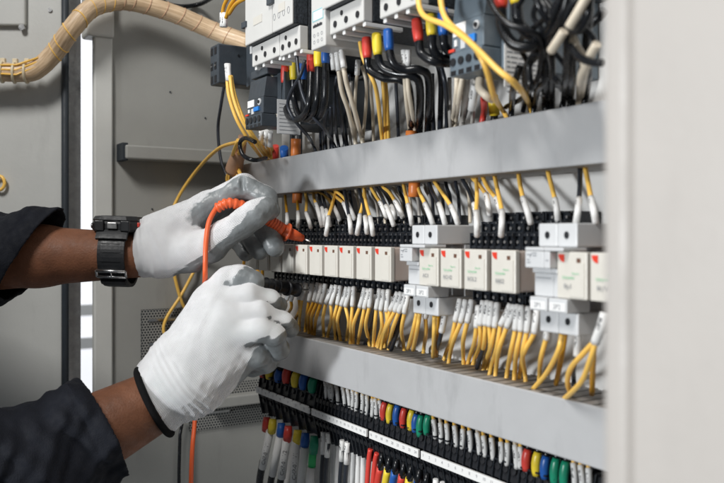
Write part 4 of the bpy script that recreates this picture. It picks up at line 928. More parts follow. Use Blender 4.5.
# thin wires
TW = 'thin wires above the upper duct'
tw = [('C', [(272, 66, .352), (273, 78, .350), (270, 94, .349), (271, 105, .349), (277, 115, .350), (285, 121, .356), (292, 123, .37)], 0.0026, 'cream wire bowing past the dark overload relay'),
      ('K', [(296, 44, .338), (298, 70, .336), (302, 92, .337), (312, 115, .345), (326, 131, .36), (338, 152, .40)], 0.0021, 'dark wire from a white sleeve, first slanting across the U loops'), ('K', [(305, 60, .338), (300, 76, .335), (291, 92, .336), (288, 106, .338), (296, 122, .345), (310, 139, .365), (318, 156, .40)], 0.0021, 'dark wire, second one crossing the U loops'),
      ('C', [(337, 55, .352), (339, 72, .352), (342, 92, .358), (349, 113, .372), (357, 150, .41)], 0.0027, 'cream wire under white sleeves, left one'), ('C', [(341, 55, .350), (344, 70, .350), (347, 85, .355), (355, 112, .370), (364, 148, .41)], 0.0027, 'cream wire under white sleeves, right one'),
      ('K', [(337, 76, .37), (335, 92, .372), (335, 120, .38), (340, 154, .41)], 0.0022, 'thin dark wire hanging left of the cream pair'), ('K', [(341, 80, .37), (338, 100, .375), (342, 125, .385), (346, 154, .41)], 0.0022, 'thin dark wire hanging behind the cream pair'),
      ('K', [(327, 110, .372), (325, 122, .378), (326, 156, .41)], 0.0024, 'dark wire in a bunch behind the loops, left'), ('K', [(331, 106, .374), (331, 120, .38), (333, 155, .41)], 0.0024, 'dark wire in a bunch behind the loops, right'),
      ('C', [(358, 68, .385), (356, 84, .388), (355, 110, .395), (356, 150, .42)], 0.0020, 'tan wire hanging straight from a pale sleeve'), ('C', [(362, 66, .385), (366, 82, .388), (366, 104, .395), (362, 148, .42)], 0.0020, 'tan wire bowing right of the straight tan one'),
      ('Y', [(360, 42, .352), (363, 57, .352), (370, 74, .357), (377, 94, .367), (383, 148, .41)], 0.0023, 'yellow wire left of the red booted cable'), ('Y', [(382, 76, .392), (384, 98, .396), (386, 146, .42)], 0.0022, 'yellow wire behind the black bends, left'), ('Y', [(385, 78, .396), (387, 100, .40), (389, 146, .42)], 0.0022, 'yellow wire behind the black bends, right'),
      ('C', [(404, 58, .360), (405, 80, .362), (407, 105, .372), (411, 142, .405)], 0.0023, 'cream wire before the three black bends, left'), ('C', [(408, 58, .360), (408, 84, .362), (411, 106, .372), (417, 142, .405)], 0.0023, 'cream wire before the three black bends, right'),
      ('C', [(457, 77, .365), (456, 98, .37), (451, 132, .40)], 0.0024, 'cream wire under the blue grey overload relay, first'), ('C', [(462.5, 77, .365), (459, 98, .37), (454, 132, .40)], 0.0024, 'cream wire under the blue grey overload relay, second'), ('G', [(467, 77, .370), (465, 98, .376), (461, 132, .41)], 0.0032, 'grey wire under the blue grey overload relay'),
      ('K', [(437, 60, .39), (441, 82, .395), (440, 134, .42)], 0.0030, 'dark wire hanging left of the blue grey overload relay'), ('K', [(441, 66, .385), (446, 90, .39), (447, 132, .42)], 0.0024, 'second dark wire hanging left of the blue grey overload relay'),
      ('G', [(475, 78, .372), (475, 86, .372), (472, 126, .40)], 0.0022, 'sleeved wire in the middle under the blue grey overload relay'), ('K', [(467, 98, .385), (466, 110, .388), (460, 130, .41)], 0.0024, 'dark wire end under the blue grey overload relay'), ('R', [(484, 97, .382), (484, 112, .384), (481, 128, .40)], 0.0033, 'red wire right of the white sleeve under the overload relay'),
      ('C', [(480, 79, .364), (480, 88, .362), (486, 95, .362), (492, 99, .366)], 0.0040, 'thick pale wire elbow under the overload relay')]
for c, pts, r, l in tw:
    wire(pts, r * 0.8, c, l + ', above the upper duct', TW)
for j, (a, b, r) in enumerate((((296, 31, .3355), (296, 51, .336), 0.0032), ((331.5, 49, .350), (334, 70, .352), 0.0032), ((336, 46, .350), (339, 71, .351), 0.0034), ((340.5, 46, .349), (344, 68, .349), 0.0034), ((358, 60, .384), (357, 75, .386), 0.0030), ((404, 50, .358), (405, 66, .359), 0.0031), ((408.5, 50, .359), (408, 66, .360), 0.0031), ((475.5, 85, .368), (471.5, 110, .372), 0.0036))):
    G().tube(spline([P3(a), P3(b)]), r * 0.8, 10).build('marker_sleeve', 'sleeve_white', None, 'white marker sleeve hanging above the upper duct, %s of eight from left' % ordn(j), 'marker sleeve', 'loose marker sleeves')
o = G().tube([at(493, 96, .418), at(494, 104, .418), at(494.5, 115, .420)], [0.0040, 0.0044, 0.0042], 12).build('cable_boot', 'yellow_boot', None, 'yellow cable boot beside the steep yellow wire, just above the upper duct', 'cable boot')
G().tube([at(494.5, 114, .420), at(494, 132, .424)], 0.0030, 10).build('cable', 'black_cable', o)
# orange tubes through the duct
for u, a, b, D, l in ((295.5, 139, 160, .412, 'orange tube standing in the upper duct, upper left piece'), (297, 191, 203, .418, 'orange tube poking out under the upper duct at the left'), (411, 131, 148, .41, 'orange tube standing in the upper duct by the cream wires'), (414, 181.5, 197, .418, 'orange tube poking out under the middle of the upper duct')):
    G().tube(spline([at(u + 0.5, a, D), at(u, b, D)]), 0.0056 if u < 300 else 0.0052, 16).build('orange_tube', 'orange_tube', None, l, 'tube', 'orange tubes at the upper duct')
G().tube([at(284, 148, .40), at(285, 166, .41)], 0.0048, 12).build('cable_boot', 'blue_boot', None, 'blue cable boot beside the orange tube, under the dark overload relay', 'cable boot')
G().tube([at(275.5, 146, .402), at(276, 166, .41)], 0.0038, 12).build('cable_boot', 'red_boot', None, 'dim red cable boot under the dark overload relay', 'cable boot')
# yellow wires at the far left
YL = 'yellow wires beside the contact block'
for j, pts in enumerate(([(227, 76, .336), (229, 96, .336), (237, 120, .342), (250, 142, .358), (262, 158, .38), (270, 166, .40)], [(230, 76, .334), (233, 96, .334), (241, 118, .340), (254, 140, .356), (266, 157, .38), (274, 165, .40)], [(231, 76, .336), (235, 96, .337), (244, 120, .343), (257, 141, .36), (270, 156, .385), (278, 164, .405)])):
    wire(pts, 0.0021, 'Y', 'yellow wire falling from the contact block to the upper duct, %s of three' % ordn(j), YL, [(226.5 + 1.8 * j, 64, .336), (228 + 1.5 * j, 81, .336)] if j < 2 else None, 0.0026)
for j, pts in enumerate(([(222, 18, .334), (224, 6, .333), (230, -6, .333)], [(226, 18, .333), (230, 6, .332), (237, -4, .332)], [(229, 14, .334), (236, 4, .332), (246, -2, .331)])):
    wire(pts, 0.0021, 'O', 'ochre wire rising from the contact block to the top edge, %s of three' % ordn(j), YL, [(222.5 + 2.2 * j, 27, .334), (222.5 + 2.2 * j, 13, .334)] if j < 2 else None, 0.0032)
for j, pts in enumerate(([(247, 138, .36), (240, 150, .37), (236, 163, .375)], [(238, 140, .36), (232, 158, .37), (231, 176, .378)])): wire(pts, 0.0021, 'Y', 'short yellow wire in the shadow left of the upper duct, %s' % ['right', 'left'][j], YL)
for j, (u, v) in enumerate(((261, 132), (266, 133), (270, 134))):
    wire([(u, v + 8, .372), (u + 3, v + 18, .385), (u + 10 - j, v + 34, .405)], 0.0020, 'Y', 'yellow wire below a white sleeve under the dark overload relay, %s of three' % ordn(j), YL, [(u + 0.5, v - 2, .368), (u, v + 12, .373)], 0.0029)
lp = G().tube(spline([P3(q) for q in [(247, 137, .372), (237, 142, .372), (218, 149, .372), (197, 170, .375), (179, 196, .38), (169, 222, .388), (170, 250, .395), (175, 278, .395), (181, 300, .39), (187, 312, .385), (198, 330, .38)]], 8), 0.0022, 8).build('wire', 'yellow_wire', None, 'long yellow wire arching over the cabinet side wall behind the upper glove', 'wire', 'slack yellow wires behind the gloves')
G().tube(spline([P3(q) for q in [(240, 176, .385), (205, 250, .395), (191, 277, .395), (180, 297, .395), (167, 317, .393), (163.5, 330, .392), (168, 338, .39), (176, 341, .388), (192, 342, .386)]], 8), 0.0022, 8).build('wire', 'yellow_wire', None, 'yellow wire hooking left in front of the perforated vent', 'wire', 'slack yellow wires behind the gloves')
G().tube(spline([P3(q) for q in [(227, 70, .385), (221, 105, .385), (218, 130, .388), (221, 160, .39), (228, 178, .395), (236, 190, .40)]], 8), 0.0021, 8).build('wire', 'dark_wire', None, 'thin black wire hanging down the side wall behind the yellow ones', 'wire', 'slack yellow wires behind the gloves')
G().tube(spline([P3(q) for q in [(157, -6, .40), (166, 3, .40), (182, 6.5, .40), (200, 4, .395), (215, -4, .39)]], 8), 0.0030, 8).build('cable', 'black_cable', None, 'black cable sagging at the top edge over the wrapped loom', 'cable')
G().tube(spline([P3(q) for q in [(255, 142, .345), (246, 138, .345), (240, 143, .346), (243, 155, .348), (254, 160, .355), (266, 158, .375)]], 8), 0.0024, 8).build('cable', 'black_cable', None, 'small black cable loop left of the upper duct corner', 'cable')
G().tube([P3(q) for q in [(183, 418, .42), (180, 435, .42), (179, 470, .42), (179, 500, .42)]], 0.0024, 8).build('cable', 'black_cable', None, 'black cable hanging below the lower glove, left of the orange one', 'cable')
# beige shrink end with yellow wires splaying out
sh = G(); sh.tube(spline([P3(q) for q in [(243, 136, .384), (240, 150, .384), (236, 162, .386), (234, 171, .388)]], 4), [0.0052, 0.0055, 0.006, 0.0065, 0.007, 0.008, 0.0085, 0.009, 0.0095, 0.010, 0.0105, 0.0108, 0.011], 14)
sh = sh.build('wire_bundle', 'shrink_beige', None, 'beige shrink ended bundle with yellow wires splaying out behind the glove', 'wire bundle')
for k in range(7):
    a = (230 + 1.5 * k, 169, .388); G().tube(spline([P3(a), P3((227.5 + 2.4 * k + random.uniform(-1, 1), 178, .388)), P3((228 + 2.2 * k, 188, .392)), P3((224 + 4 * k, 205, .40))], 4), 0.0017, 6).build('splayed_wire', 'yellow_wire', sh)
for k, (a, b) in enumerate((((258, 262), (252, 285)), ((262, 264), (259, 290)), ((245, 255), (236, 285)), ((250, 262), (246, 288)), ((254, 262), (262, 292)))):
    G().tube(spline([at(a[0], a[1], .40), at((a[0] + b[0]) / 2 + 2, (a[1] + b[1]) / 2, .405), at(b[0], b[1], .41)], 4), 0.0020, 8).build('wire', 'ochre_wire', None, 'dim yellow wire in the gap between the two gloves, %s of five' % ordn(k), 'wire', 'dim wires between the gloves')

# ------------------------------------------------------------------ person: surfaces grown from distance fields
import openvdb
class Field:
    def __init__(s, pts, pad, vox):
        lo = np.array([min(p[i] for p in pts) - pad for i in range(3)]); hi = np.array([max(p[i] for p in pts) + pad for i in range(3)])
        s.lo, s.vox = lo, vox; n = np.ceil((hi - lo) / vox).astype(int) + 1
        ax = [(lo[i] + vox * np.arange(n[i])).astype('f4') for i in range(3)]
        s.X, s.Y, s.Z = np.meshgrid(*ax, indexing='ij', sparse=True)
        s.d = None
    def mesh(s, name, d):
        g = openvdb.FloatGrid(1.0); g.copyFromArray(np.ascontiguousarray(d.astype('f4')))
        p, t, q = g.convertToPolygons(0.0, 0.0)
        p = p * s.vox + s.lo
        return p, [tuple(int(x) for x in f) for f in q] + [tuple(int(x) for x in f) for f in t]
def capsule(X, Y, Z, a, b, ra, rb):
    a = np.array(a, 'f4'); b = np.array(b, 'f4'); ab = b - a; L = float(ab @ ab) + 1e-12
    px, py, pz = X - a[0], Y - a[1], Z - a[2]
    h = np.clip((px * ab[0] + py * ab[1] + pz * ab[2]) / L, 0, 1)
    return np.sqrt((px - h * ab[0]) ** 2 + (py - h * ab[1]) ** 2 + (pz - h * ab[2]) ** 2) - (ra + (rb - ra) * h), h
def smin(a, b, k):
    h = np.maximum(k - np.abs(a - b), 0) / k
    return np.minimum(a, b) - h * h * k * 0.25
def sub(d, e, k):
    return -smin(-d, e, k)
def mk(name, p, faces, m, parent):
    org = ORG[parent] if parent else Vector((0, 0, 0))
    me = bpy.data.meshes.new(name); me.from_pydata((p - np.array(org)).tolist(), [], faces)
    me.polygons.foreach_set('use_smooth', [True] * len(me.polygons)); me.materials.append(MATS[m]); me.update()
    return link(name, me, parent, org.copy())
nrand = np.random.RandomState(3)
WV = [(nrand.normal(size=3) * f, nrand.uniform(0, 6.28), a) for f, a in ((90, 1.0), (120, 0.8), (170, 0.55), (230, 0.4), (150, 0.6), (260, 0.35))]
def wob(X, Y, Z, amp, fs=1.0):
    r = 0
    for k, ph, a in WV: r = r + a * np.sin((X * k[0] + Y * k[1] + Z * k[2]) * fs + ph)
    return r * amp / 2.2
def C3(x, y, t): return CAM + RT * x + UP * y + FW * t

person = empty('person', C3(-0.72, -0.5, 0.70), 'person in navy work shirt and grey palmed white gloves probing the relays', 'person')
# arm joints
LW = seen(150, 255, .800); LE = seen(-110, 262, .79); LS = C3(-.70, .06, .86)
RWr = seen(175, 391, .752); RE = C3(-.395, -.24, .62); RS = C3(-.575, .085, .52)
def build_body():
    pts = [LW, LE, LS, RWr, RE, RS, C3(-.76, -.45, .72), C3(-.60, .36, .68)]
    F = Field(pts, 0.17, 0.0036); X, Y, Z = F.X, F.Y, F.Z
    d = None
    def add(a, b, ra, rb, k=0.03):
        nonlocal d
        e, _ = capsule(X, Y, Z, a, b, ra, rb); d = e if d is None else smin(d, e, k)
    add(C3(-.70, -.02, .68), C3(-.76, -.45, .72), .125, .115)
    add(C3(-.68, .06, .80), C3(-.62, .06, .58), .085, .085, .05)
    add(LS, LE, .050, .040); add(LE, seen(40, 256, .797), .039, .0295); add(seen(40, 256, .797), LW, .0295, .0215, 0.01)
    add(RS, RE, .052, .042); add(RE, seen(70, 446, .71), .042, .0375); add(seen(70, 446, .71), RWr, .0375, .0265, 0.01)
    add(C3(-.68, .08, .68), C3(-.655, .20, .68), .055, .052)
    add(C3(-.655, .29, .68), C3(-.635, .245, .68), .088, .072, .02)          # skull
    add(C3(-.59, .205, .68), C3(-.575, .20, .68), .036, .030, .03)            # jaw and chin
    add(C3(-.562, .265, .68), C3(-.535, .238, .68), .008, .013, .012)         # nose
    for sg in (-1, 1):
        add(C3(-.66, .27, .68 + sg * .083), C3(-.652, .235, .68 + sg * .080), .014, .010, .008)   # ears
        e, _ = capsule(X, Y, Z, C3(-.551, .272, .68 + sg * .032), C3(-.553, .272, .68 + sg * .040), .011, .011); d = sub(d, e, .012)
        add(C3(-.563, .271, .68 + sg * .034), C3(-.563, .271, .68 + sg * .038), .012, .012, .002)
    add(C3(-.556, .205, .68 - .018), C3(-.556, .205, .68 + .018), .009, .009, .006)               # lips
    p, f = F.mesh('body', d)
    return mk('body', p, f, 'skin', person)
build_body()
def build_shirt():
    pts = [C3(-.395, -.24, .60), LE, LS, RS, C3(-.76, -.45, .72)]
    F = Field(pts, 0.18, 0.0042); X, Y, Z = F.X, F.Y, F.Z; d = None
    for a, b, ra, rb in ((C3(-.70, -.02, .68), C3(-.76, -.45, .72), .142, .135), (C3(-.68, .06, .80), C3(-.62, .06, .58), .102, .102), (LS, LE, .070, .056), (RS, RE, .074, .060), (C3(-.68, .08, .68), C3(-.668, .125, .68), .072, .064)):
        e, _ = capsule(X, Y, Z, a, b, ra, rb); d = e if d is None else smin(d, e, .04)
    d = d + wob(X, Y, Z, .005, .5)
    a = C3(-.668, .135, .68); dn_ = (C3(-.66, .2, .68) - C3(-.68, .08, .68)).normalized()
    d = np.maximum(d, (X - a.x) * dn_.x + (Y - a.y) * dn_.y + (Z - a.z) * dn_.z)
    p, f = F.mesh('shirt', d); mk('shirt', p, f, 'shirt_navy', person)
    # hair cap
    F = Field([C3(-.655, .29, .68)], 0.11, 0.004); X, Y, Z = F.X, F.Y, F.Z
    e, _ = capsule(X, Y, Z, C3(-.660, .295, .68), C3(-.675, .26, .68), .094, .085)
    o = C3(-.575, .24, .68); nn = (RT * 0.8 - UP * 0.6).normalized()
    e = np.maximum(e, (X - o.x) * nn.x + (Y - o.y) * nn.y + (Z - o.z) * nn.z + 0.02) + wob(X, Y, Z, .002, 1.2)
    p, f = F.mesh('hair', e); mk('hair', p, f, 'hair', person)
build_shirt()
def sleeve(a, b, ra, rb, cut, cn, folds, thick=0.0030):
    """cloth tube a->b (b = hand end) cut by a plane, hollow at the opening"""
    F = Field([a, b], 0.085, 0.0016); X, Y, Z = F.X, F.Y, F.Z
    out, h = capsule(X, Y, Z, a, b, ra, rb); inn = out + thick
    ax = (b - a).normalized(); s = (X - a.x) * ax.x + (Y - a.y) * ax.y + (Z - a.z) * ax.z
    w1 = wob(X, Y, Z, .0042, .36) + wob(X, Y, Z, .0005, 1.3)
    e1 = ax.cross(UP).normalized(); q = (X - a.x) * e1.x + (Y - a.y) * e1.y + (Z - a.z) * e1.z
    q2 = (Z - a.z)
    for f, ph, tilt, amp in folds: w1 = w1 + amp * np.sin(2 * math.pi * f * (s + tilt * q2 + 0.4 * tilt * q) + ph) ** 3
    pl = (X - cut.x) * cn.x + (Y - cut.y) * cn.y + (Z - cut.z) * cn.z
    hem = np.exp(-((pl + 0.017) / 0.0022) ** 2) * 0.0010                      # stitched hem line
    out = out + w1 + hem; inn = inn + w1
    inn = np.maximum(inn, -(pl + 0.03))
    d = np.maximum(out, pl); d = sub(d, inn, 0.0008)
    p, f = F.mesh('sleeve', d); return mk('sleeve', p, f, 'shirt_navy', person)
cl = seen(33, 262, .80); n_ = (RT * 0.865 - UP * 0.50 * -1 * -1 + FW * 0.0).normalized()
sleeve(LE, seen(60, 256, .798), .054, .044, cl, (RT * 0.865 + UP * (-0.50)).normalized(), [(14, 0.3, 0.8, .0024), (25, 1.1, -0.6, .0013)])
ax_r = (RWr - RE).normalized()
sleeve(RE, seen(130, 418, .735), .060, .047, seen(106, 434, .725), (ax_r + UP * 0.05 ).normalized(), [(13, 2.0, 0.7, .0050), (22, 0.4, -0.9, .0024)])

# ---- gloves
def S(t0, q): return seen(q[0], q[1], t0 + q[2])
VX, VY, VZ = RT, UP, -FW        # picture right, up, towards the viewer
def cvec(c): return np.array(VX * c[0] + VY * c[1] + VZ * c[2], 'f4')
def glove(t0, palm, fingers, cuff_c, cuff_n, grooves, ribdir, cuffring, wr, line=None):
    allp = [S(t0, q) for grp in palm + fingers for q in (grp['p'])]
    F = Field(allp, 0.042, 0.0010); X, Y, Z = F.X, F.Y, F.Z
    prim = []
    def chain(grp, k):
        d = None; P = [S(t0, q) for q in grp['p']]; r = grp['r']
        for i in range(len(P) - 1):
            e, h = capsule(X, Y, Z, P[i], P[i + 1], r[i], r[i + 1]); prim.append((P[i], P[i + 1], r[i], r[i + 1], grp, i, len(P) - 1))
            d = e if d is None else smin(d, e, k)
        return d
    dp = None
    for g_ in palm: e = chain(g_, .006); dp = e if dp is None else smin(dp, e, g_.get('k', .014))
    df = None
    for g_ in fingers: e = chain(g_, .004); df = e if df is None else smin(df, e, .0009)
    d = smin(dp, df, .0045)
    # cloth: slack waves, gathered ribs near the cuff
    pc = (X - cuff_c.x) * cuff_n.x + (Y - cuff_c.y) * cuff_n.y + (Z - cuff_c.z) * cuff_n.z    # distance in from the opening
    d = d + wob(X, Y, Z, .0005, 1.5) + wob(X, Y, Z, .0009, .6) + wob(X, Y, Z, .00030, 3.2)
    for c0, wd, amp, tl in cuffring:
        sl = pc + tl * ((X - cuff_c.x) * UP.x + (Y - cuff_c.y) * UP.y + (Z - cuff_c.z) * UP.z) + 0.0025 * np.sin(90 * (Z + X))
        d = d - amp * np.exp(-((sl - c0) / wd) ** 2)
    for a, b, r, k in grooves:
        e, _ = capsule(X, Y, Z, S(t0, a), S(t0, b), r, r * 0.7); d = sub(d, e, k)
    d = np.maximum(d, -pc)
    p, f = F.mesh('glove', d)
    o = mk('glove', p, f, 'glove_fabric', person)
    me = o.data; nv = len(me.vertices); nr = np.empty(nv * 3, 'f4'); me.vertices.foreach_get('normal', nr); nr = nr.reshape(-1, 3)
    p4 = p.astype('f4'); num = np.zeros(nv, 'f4'); den = np.zeros(nv, 'f4')
    for a, b, ra, rb, grp, i, n in prim:
        e, h = capsule(p4[:, 0], p4[:, 1], p4[:, 2], a, b, ra, rb)
        w_ = np.exp(-np.clip(e, -0.004, 0.05) / 0.0016)
        s_ = (i + h) / n
        c = 0.5 + nr @ cvec(grp['c']) * grp.get('g', 0.6) + grp['o'][0] + (grp['o'][1] - grp['o'][0]) * s_
        num += w_ * c; den += w_
    coat = num / den
    if line is not None:
        # edge of the dip: signed distance to a line laid over the hand in its own plane
        q = p4 - np.array(CAM, 'f4'); lx = q @ np.array(VX, 'f4'); ly = q @ np.array(VY, 'f4')
        L_ = []
        for uv in line:
            w0 = S(t0, (uv[0], uv[1], 0)) - CAM; L_.append((w0.dot(VX), w0.dot(VY)))
        best = np.full(nv, 9.0, 'f4'); sgn = np.zeros(nv, 'f4')
        for (ax_, ay_), (bx_, by_) in zip(L_[:-1], L_[1:]):
            dx, dy = bx_ - ax_, by_ - ay_; h = np.clip(((lx - ax_) * dx + (ly - ay_) * dy) / (dx * dx + dy * dy), 0, 1)
            dd_ = np.hypot(lx - ax_ - h * dx, ly - ay_ - h * dy); s2 = np.sign((lx - ax_) * dy - (ly - ay_) * dx)
            m_ = dd_ < best; best = np.where(m_, dd_, best); sgn = np.where(m_, s2, sgn)
        face = nr @ np.array(VZ, 'f4')
        lc = 0.5 - sgn * best / 0.008 + np.clip(-face - 0.15, 0, 1) * 1.2
        coat = np.maximum(coat, lc)
    coat = np.clip(coat, 0, 1)
    pcv = (p4 - np.array(cuff_c, 'f4')) @ np.array(cuff_n, 'f4')
    coat *= np.clip((pcv - wr[0]) / wr[1], 0, 1)
    at_ = me.attributes.new('coat', 'FLOAT', 'POINT'); at_.data.foreach_set('value', coat)
    rd = Vector(ribdir).normalized(); al = np.array(VX * rd[0] + VY * rd[1], 'f4'); ac = np.array(VX * -rd[1] + VY * rd[0], 'f4')
    kv = np.stack([p4 @ al, p4 @ ac, p4 @ np.array(VZ, 'f4')], 1).astype('f4')
    a2 = me.attributes.new('rib', 'FLOAT_VECTOR', 'POINT'); a2.data.foreach_set('vector', kv.ravel())
    return o
# upper (left) hand: thumb nearest the viewer, index above it, the rest curled below
palm = [dict(p=[(136, 255, 0), (166, 240, .004)], r=[.0228, .0262], c=(0.1, -1, -.1), o=(-1.0, -0.45)),
        dict(p=[(164, 240, .0), (208, 206, .0)], r=[.0262, .0150], c=(0.5, -.35, .6), o=(-1.0, -0.05)),
        dict(p=[(166, 242, .010), (206, 211, .020)], r=[.0240, .0155], c=(0.3, -.8, .0), o=(-.8, -.3)),
        dict(p=[(166, 246, .022), (202, 218, .039)], r=[.0210, .0150], c=(0.2, -1, .0), o=(-.6, -.1)),
        dict(p=[(166, 250, .030), (195, 228, .054)], r=[.0190, .0130], c=(0.2, -1, .0), o=(-.5, -.1)),
        dict(p=[(160, 256, -.006), (192, 252, -.016), (210, 246, -.022)], r=[.0210, .0185, .0165], c=(.35, -1, -.1), g=1.0, o=(-.62, -.40), k=.010)]
fing = [dict(p=[(208, 206, -.002), (245, 186, -.006), (265, 198, -.009), (269, 210, -.012)], r=[.0140, .0123, .0108, .0098], c=(.15, -.75, .55), g=.7, o=(-.05, .45)),
        dict(p=[(206, 212, .018), (250, 200, .012), (263, 226, .004), (275, 247, -.006)], r=[.0140, .0126, .0120, .0098], c=(.2, -.6, .5), o=(.2, .8)),
        dict(p=[(202, 219, .036), (243, 211, .028), (247, 231, .010), (260, 251, .003)], r=[.0135, .0122, .0112, .0094], c=(.2, -.6, .5), o=(.2, .8)),
        dict(p=[(196, 227, .052), (230, 223, .050), (236, 238, .030), (246, 253, .022)], r=[.0120, .0108, .0100, .0085], c=(.2, -.6, .5), o=(.2, .8)),
        dict(p=[(209, 246, -.022), (243, 222, -.030), (256, 213, -.031), (265, 208.5, -.030)], r=[.0160, .0130, .0126, .0112], c=(.65, -.85, .05), g=.85, o=(-.42, .62))]
grooves = [((242, 178, -.017), (243, 197, -.019), .0022, .003), ((236, 190, -.018), (250, 200, -.020), .0012, .003), ((232, 250, -.043), (247, 236, -.045), .0012, .003), ((222, 253, -.042), (236, 240, -.045), .0010, .003)]
glove(.800, palm, fing, seen(139.5, 255, .80), (RT * 0.99 + UP * 0.08).normalized(), grooves, (1, .55), [(.004, .0022, .0010, .1), (.011, .0020, .0009, .1), (.0165, .0018, .0008, .15), (.028, .003, .0008, .3)], (.020, .03))
# lower (right) hand: back of the hand to the viewer, fingers reaching right and folding away over the second probe
palm = [dict(p=[(146, 407, -.004), (180, 378, .0)], r=[.0340, .0322], c=(.4, -.8, -.4), o=(-1.0, -0.9)),
        dict(p=[(180, 374, .0), (217, 304, .004)], r=[.0310, .0150], c=(.4, -.6, -.5), o=(-.9, -.75)),
        dict(p=[(182, 374, -.001), (228, 316, -.004)], r=[.0305, .0158], c=(.4, -.6, -.5), o=(-.9, -.7)),
        dict(p=[(186, 378, .0), (230, 333, -.005)], r=[.0300, .0160], c=(.3, -.7, -.4), o=(-.8, -.6)),
        dict(p=[(200, 383, .004), (243, 351, .006)], r=[.0275, .0190], c=(.3, -.8, -.3), o=(-.6, -.4)),
        dict(p=[(182, 352, .012), (209, 303, .014)], r=[.0200, .0165], c=(.5, -.5, .3), o=(-1., -.7))]
fing = [dict(p=[(219, 301, .004), (250, 294.5, -.003), (271, 300, .006), (279, 305, .024)], r=[.0118, .0092, .0086, .0078], c=(.40, -.85, -.35), g=.95, o=(-.55, .30)),
        dict(p=[(230, 315, -.004), (262, 312, -.009), (284, 321, .001), (291, 329, .020)], r=[.0122, .0098, .0092, .0084], c=(.40, -.90, -.3), g=.95, o=(-.55, .35)),
        dict(p=[(232, 333, -.006), (261, 330, -.016), (274, 335, -.011), (279, 349, .006), (266, 354, .024)], r=[.0136, .0108, .0104, .0098, .0092], c=(.45, -.9, -.2), g=.9, o=(-.60, .45)),
        dict(p=[(238, 351, .006), (258, 353, .004), (266, 360, .018), (252, 368, .034)], r=[.0170, .0128, .0112, .0098], c=(.5, -.8, -.2), g=.8, o=(.4, .80)),
        dict(p=[(209, 301, .014), (228, 281, .012), (241, 279, .009), (253, 282, .006)], r=[.0160, .0140, .0126, .0104], c=(.75, -.55, .45), g=.75, o=(-.62, .20))]
grooves = [((240, 303, -.0065), (283, 310, -.002), .0019, .003), ((240, 322, -.011), (291, 332, -.005), .0021, .0035), ((262, 343, -.026), (274, 346, -.018), .0012, .003)]
cn2 = (RT * 0.887 + UP * 0.465 + FW * 0.16).normalized()
cc2 = seen(154, 402, .742)
lowg = glove(.750, palm, fing, cc2, cn2, grooves, (.6, 1), [(.020, .0022, .0009, .05), (.027, .0022, .0012, .05), (.034, .0020, .0013, .08), (.041, .0022, .0012, .12), (.050, .0030, .0009, .2)], (.03, .03),
             line=[(300, 318), (286, 329), (268, 343), (252, 358), (238, 383), (222, 408)])
# black knitted edge of the lower glove
def cuff_edge():
    e1 = cn2.cross(FW).normalized(); e2 = cn2.cross(e1).normalized(); r0 = .0330
    pts = [cc2 + cn2 * 0.0005 + (e1 * math.cos(a) + e2 * math.sin(a)) * r0 for a in [k * 2 * math.pi / 48 for k in range(49)]]
    G().tube(pts, 0.0034, 10).build('cuff_edge', 'cuff_black', lowg)
cuff_edge()

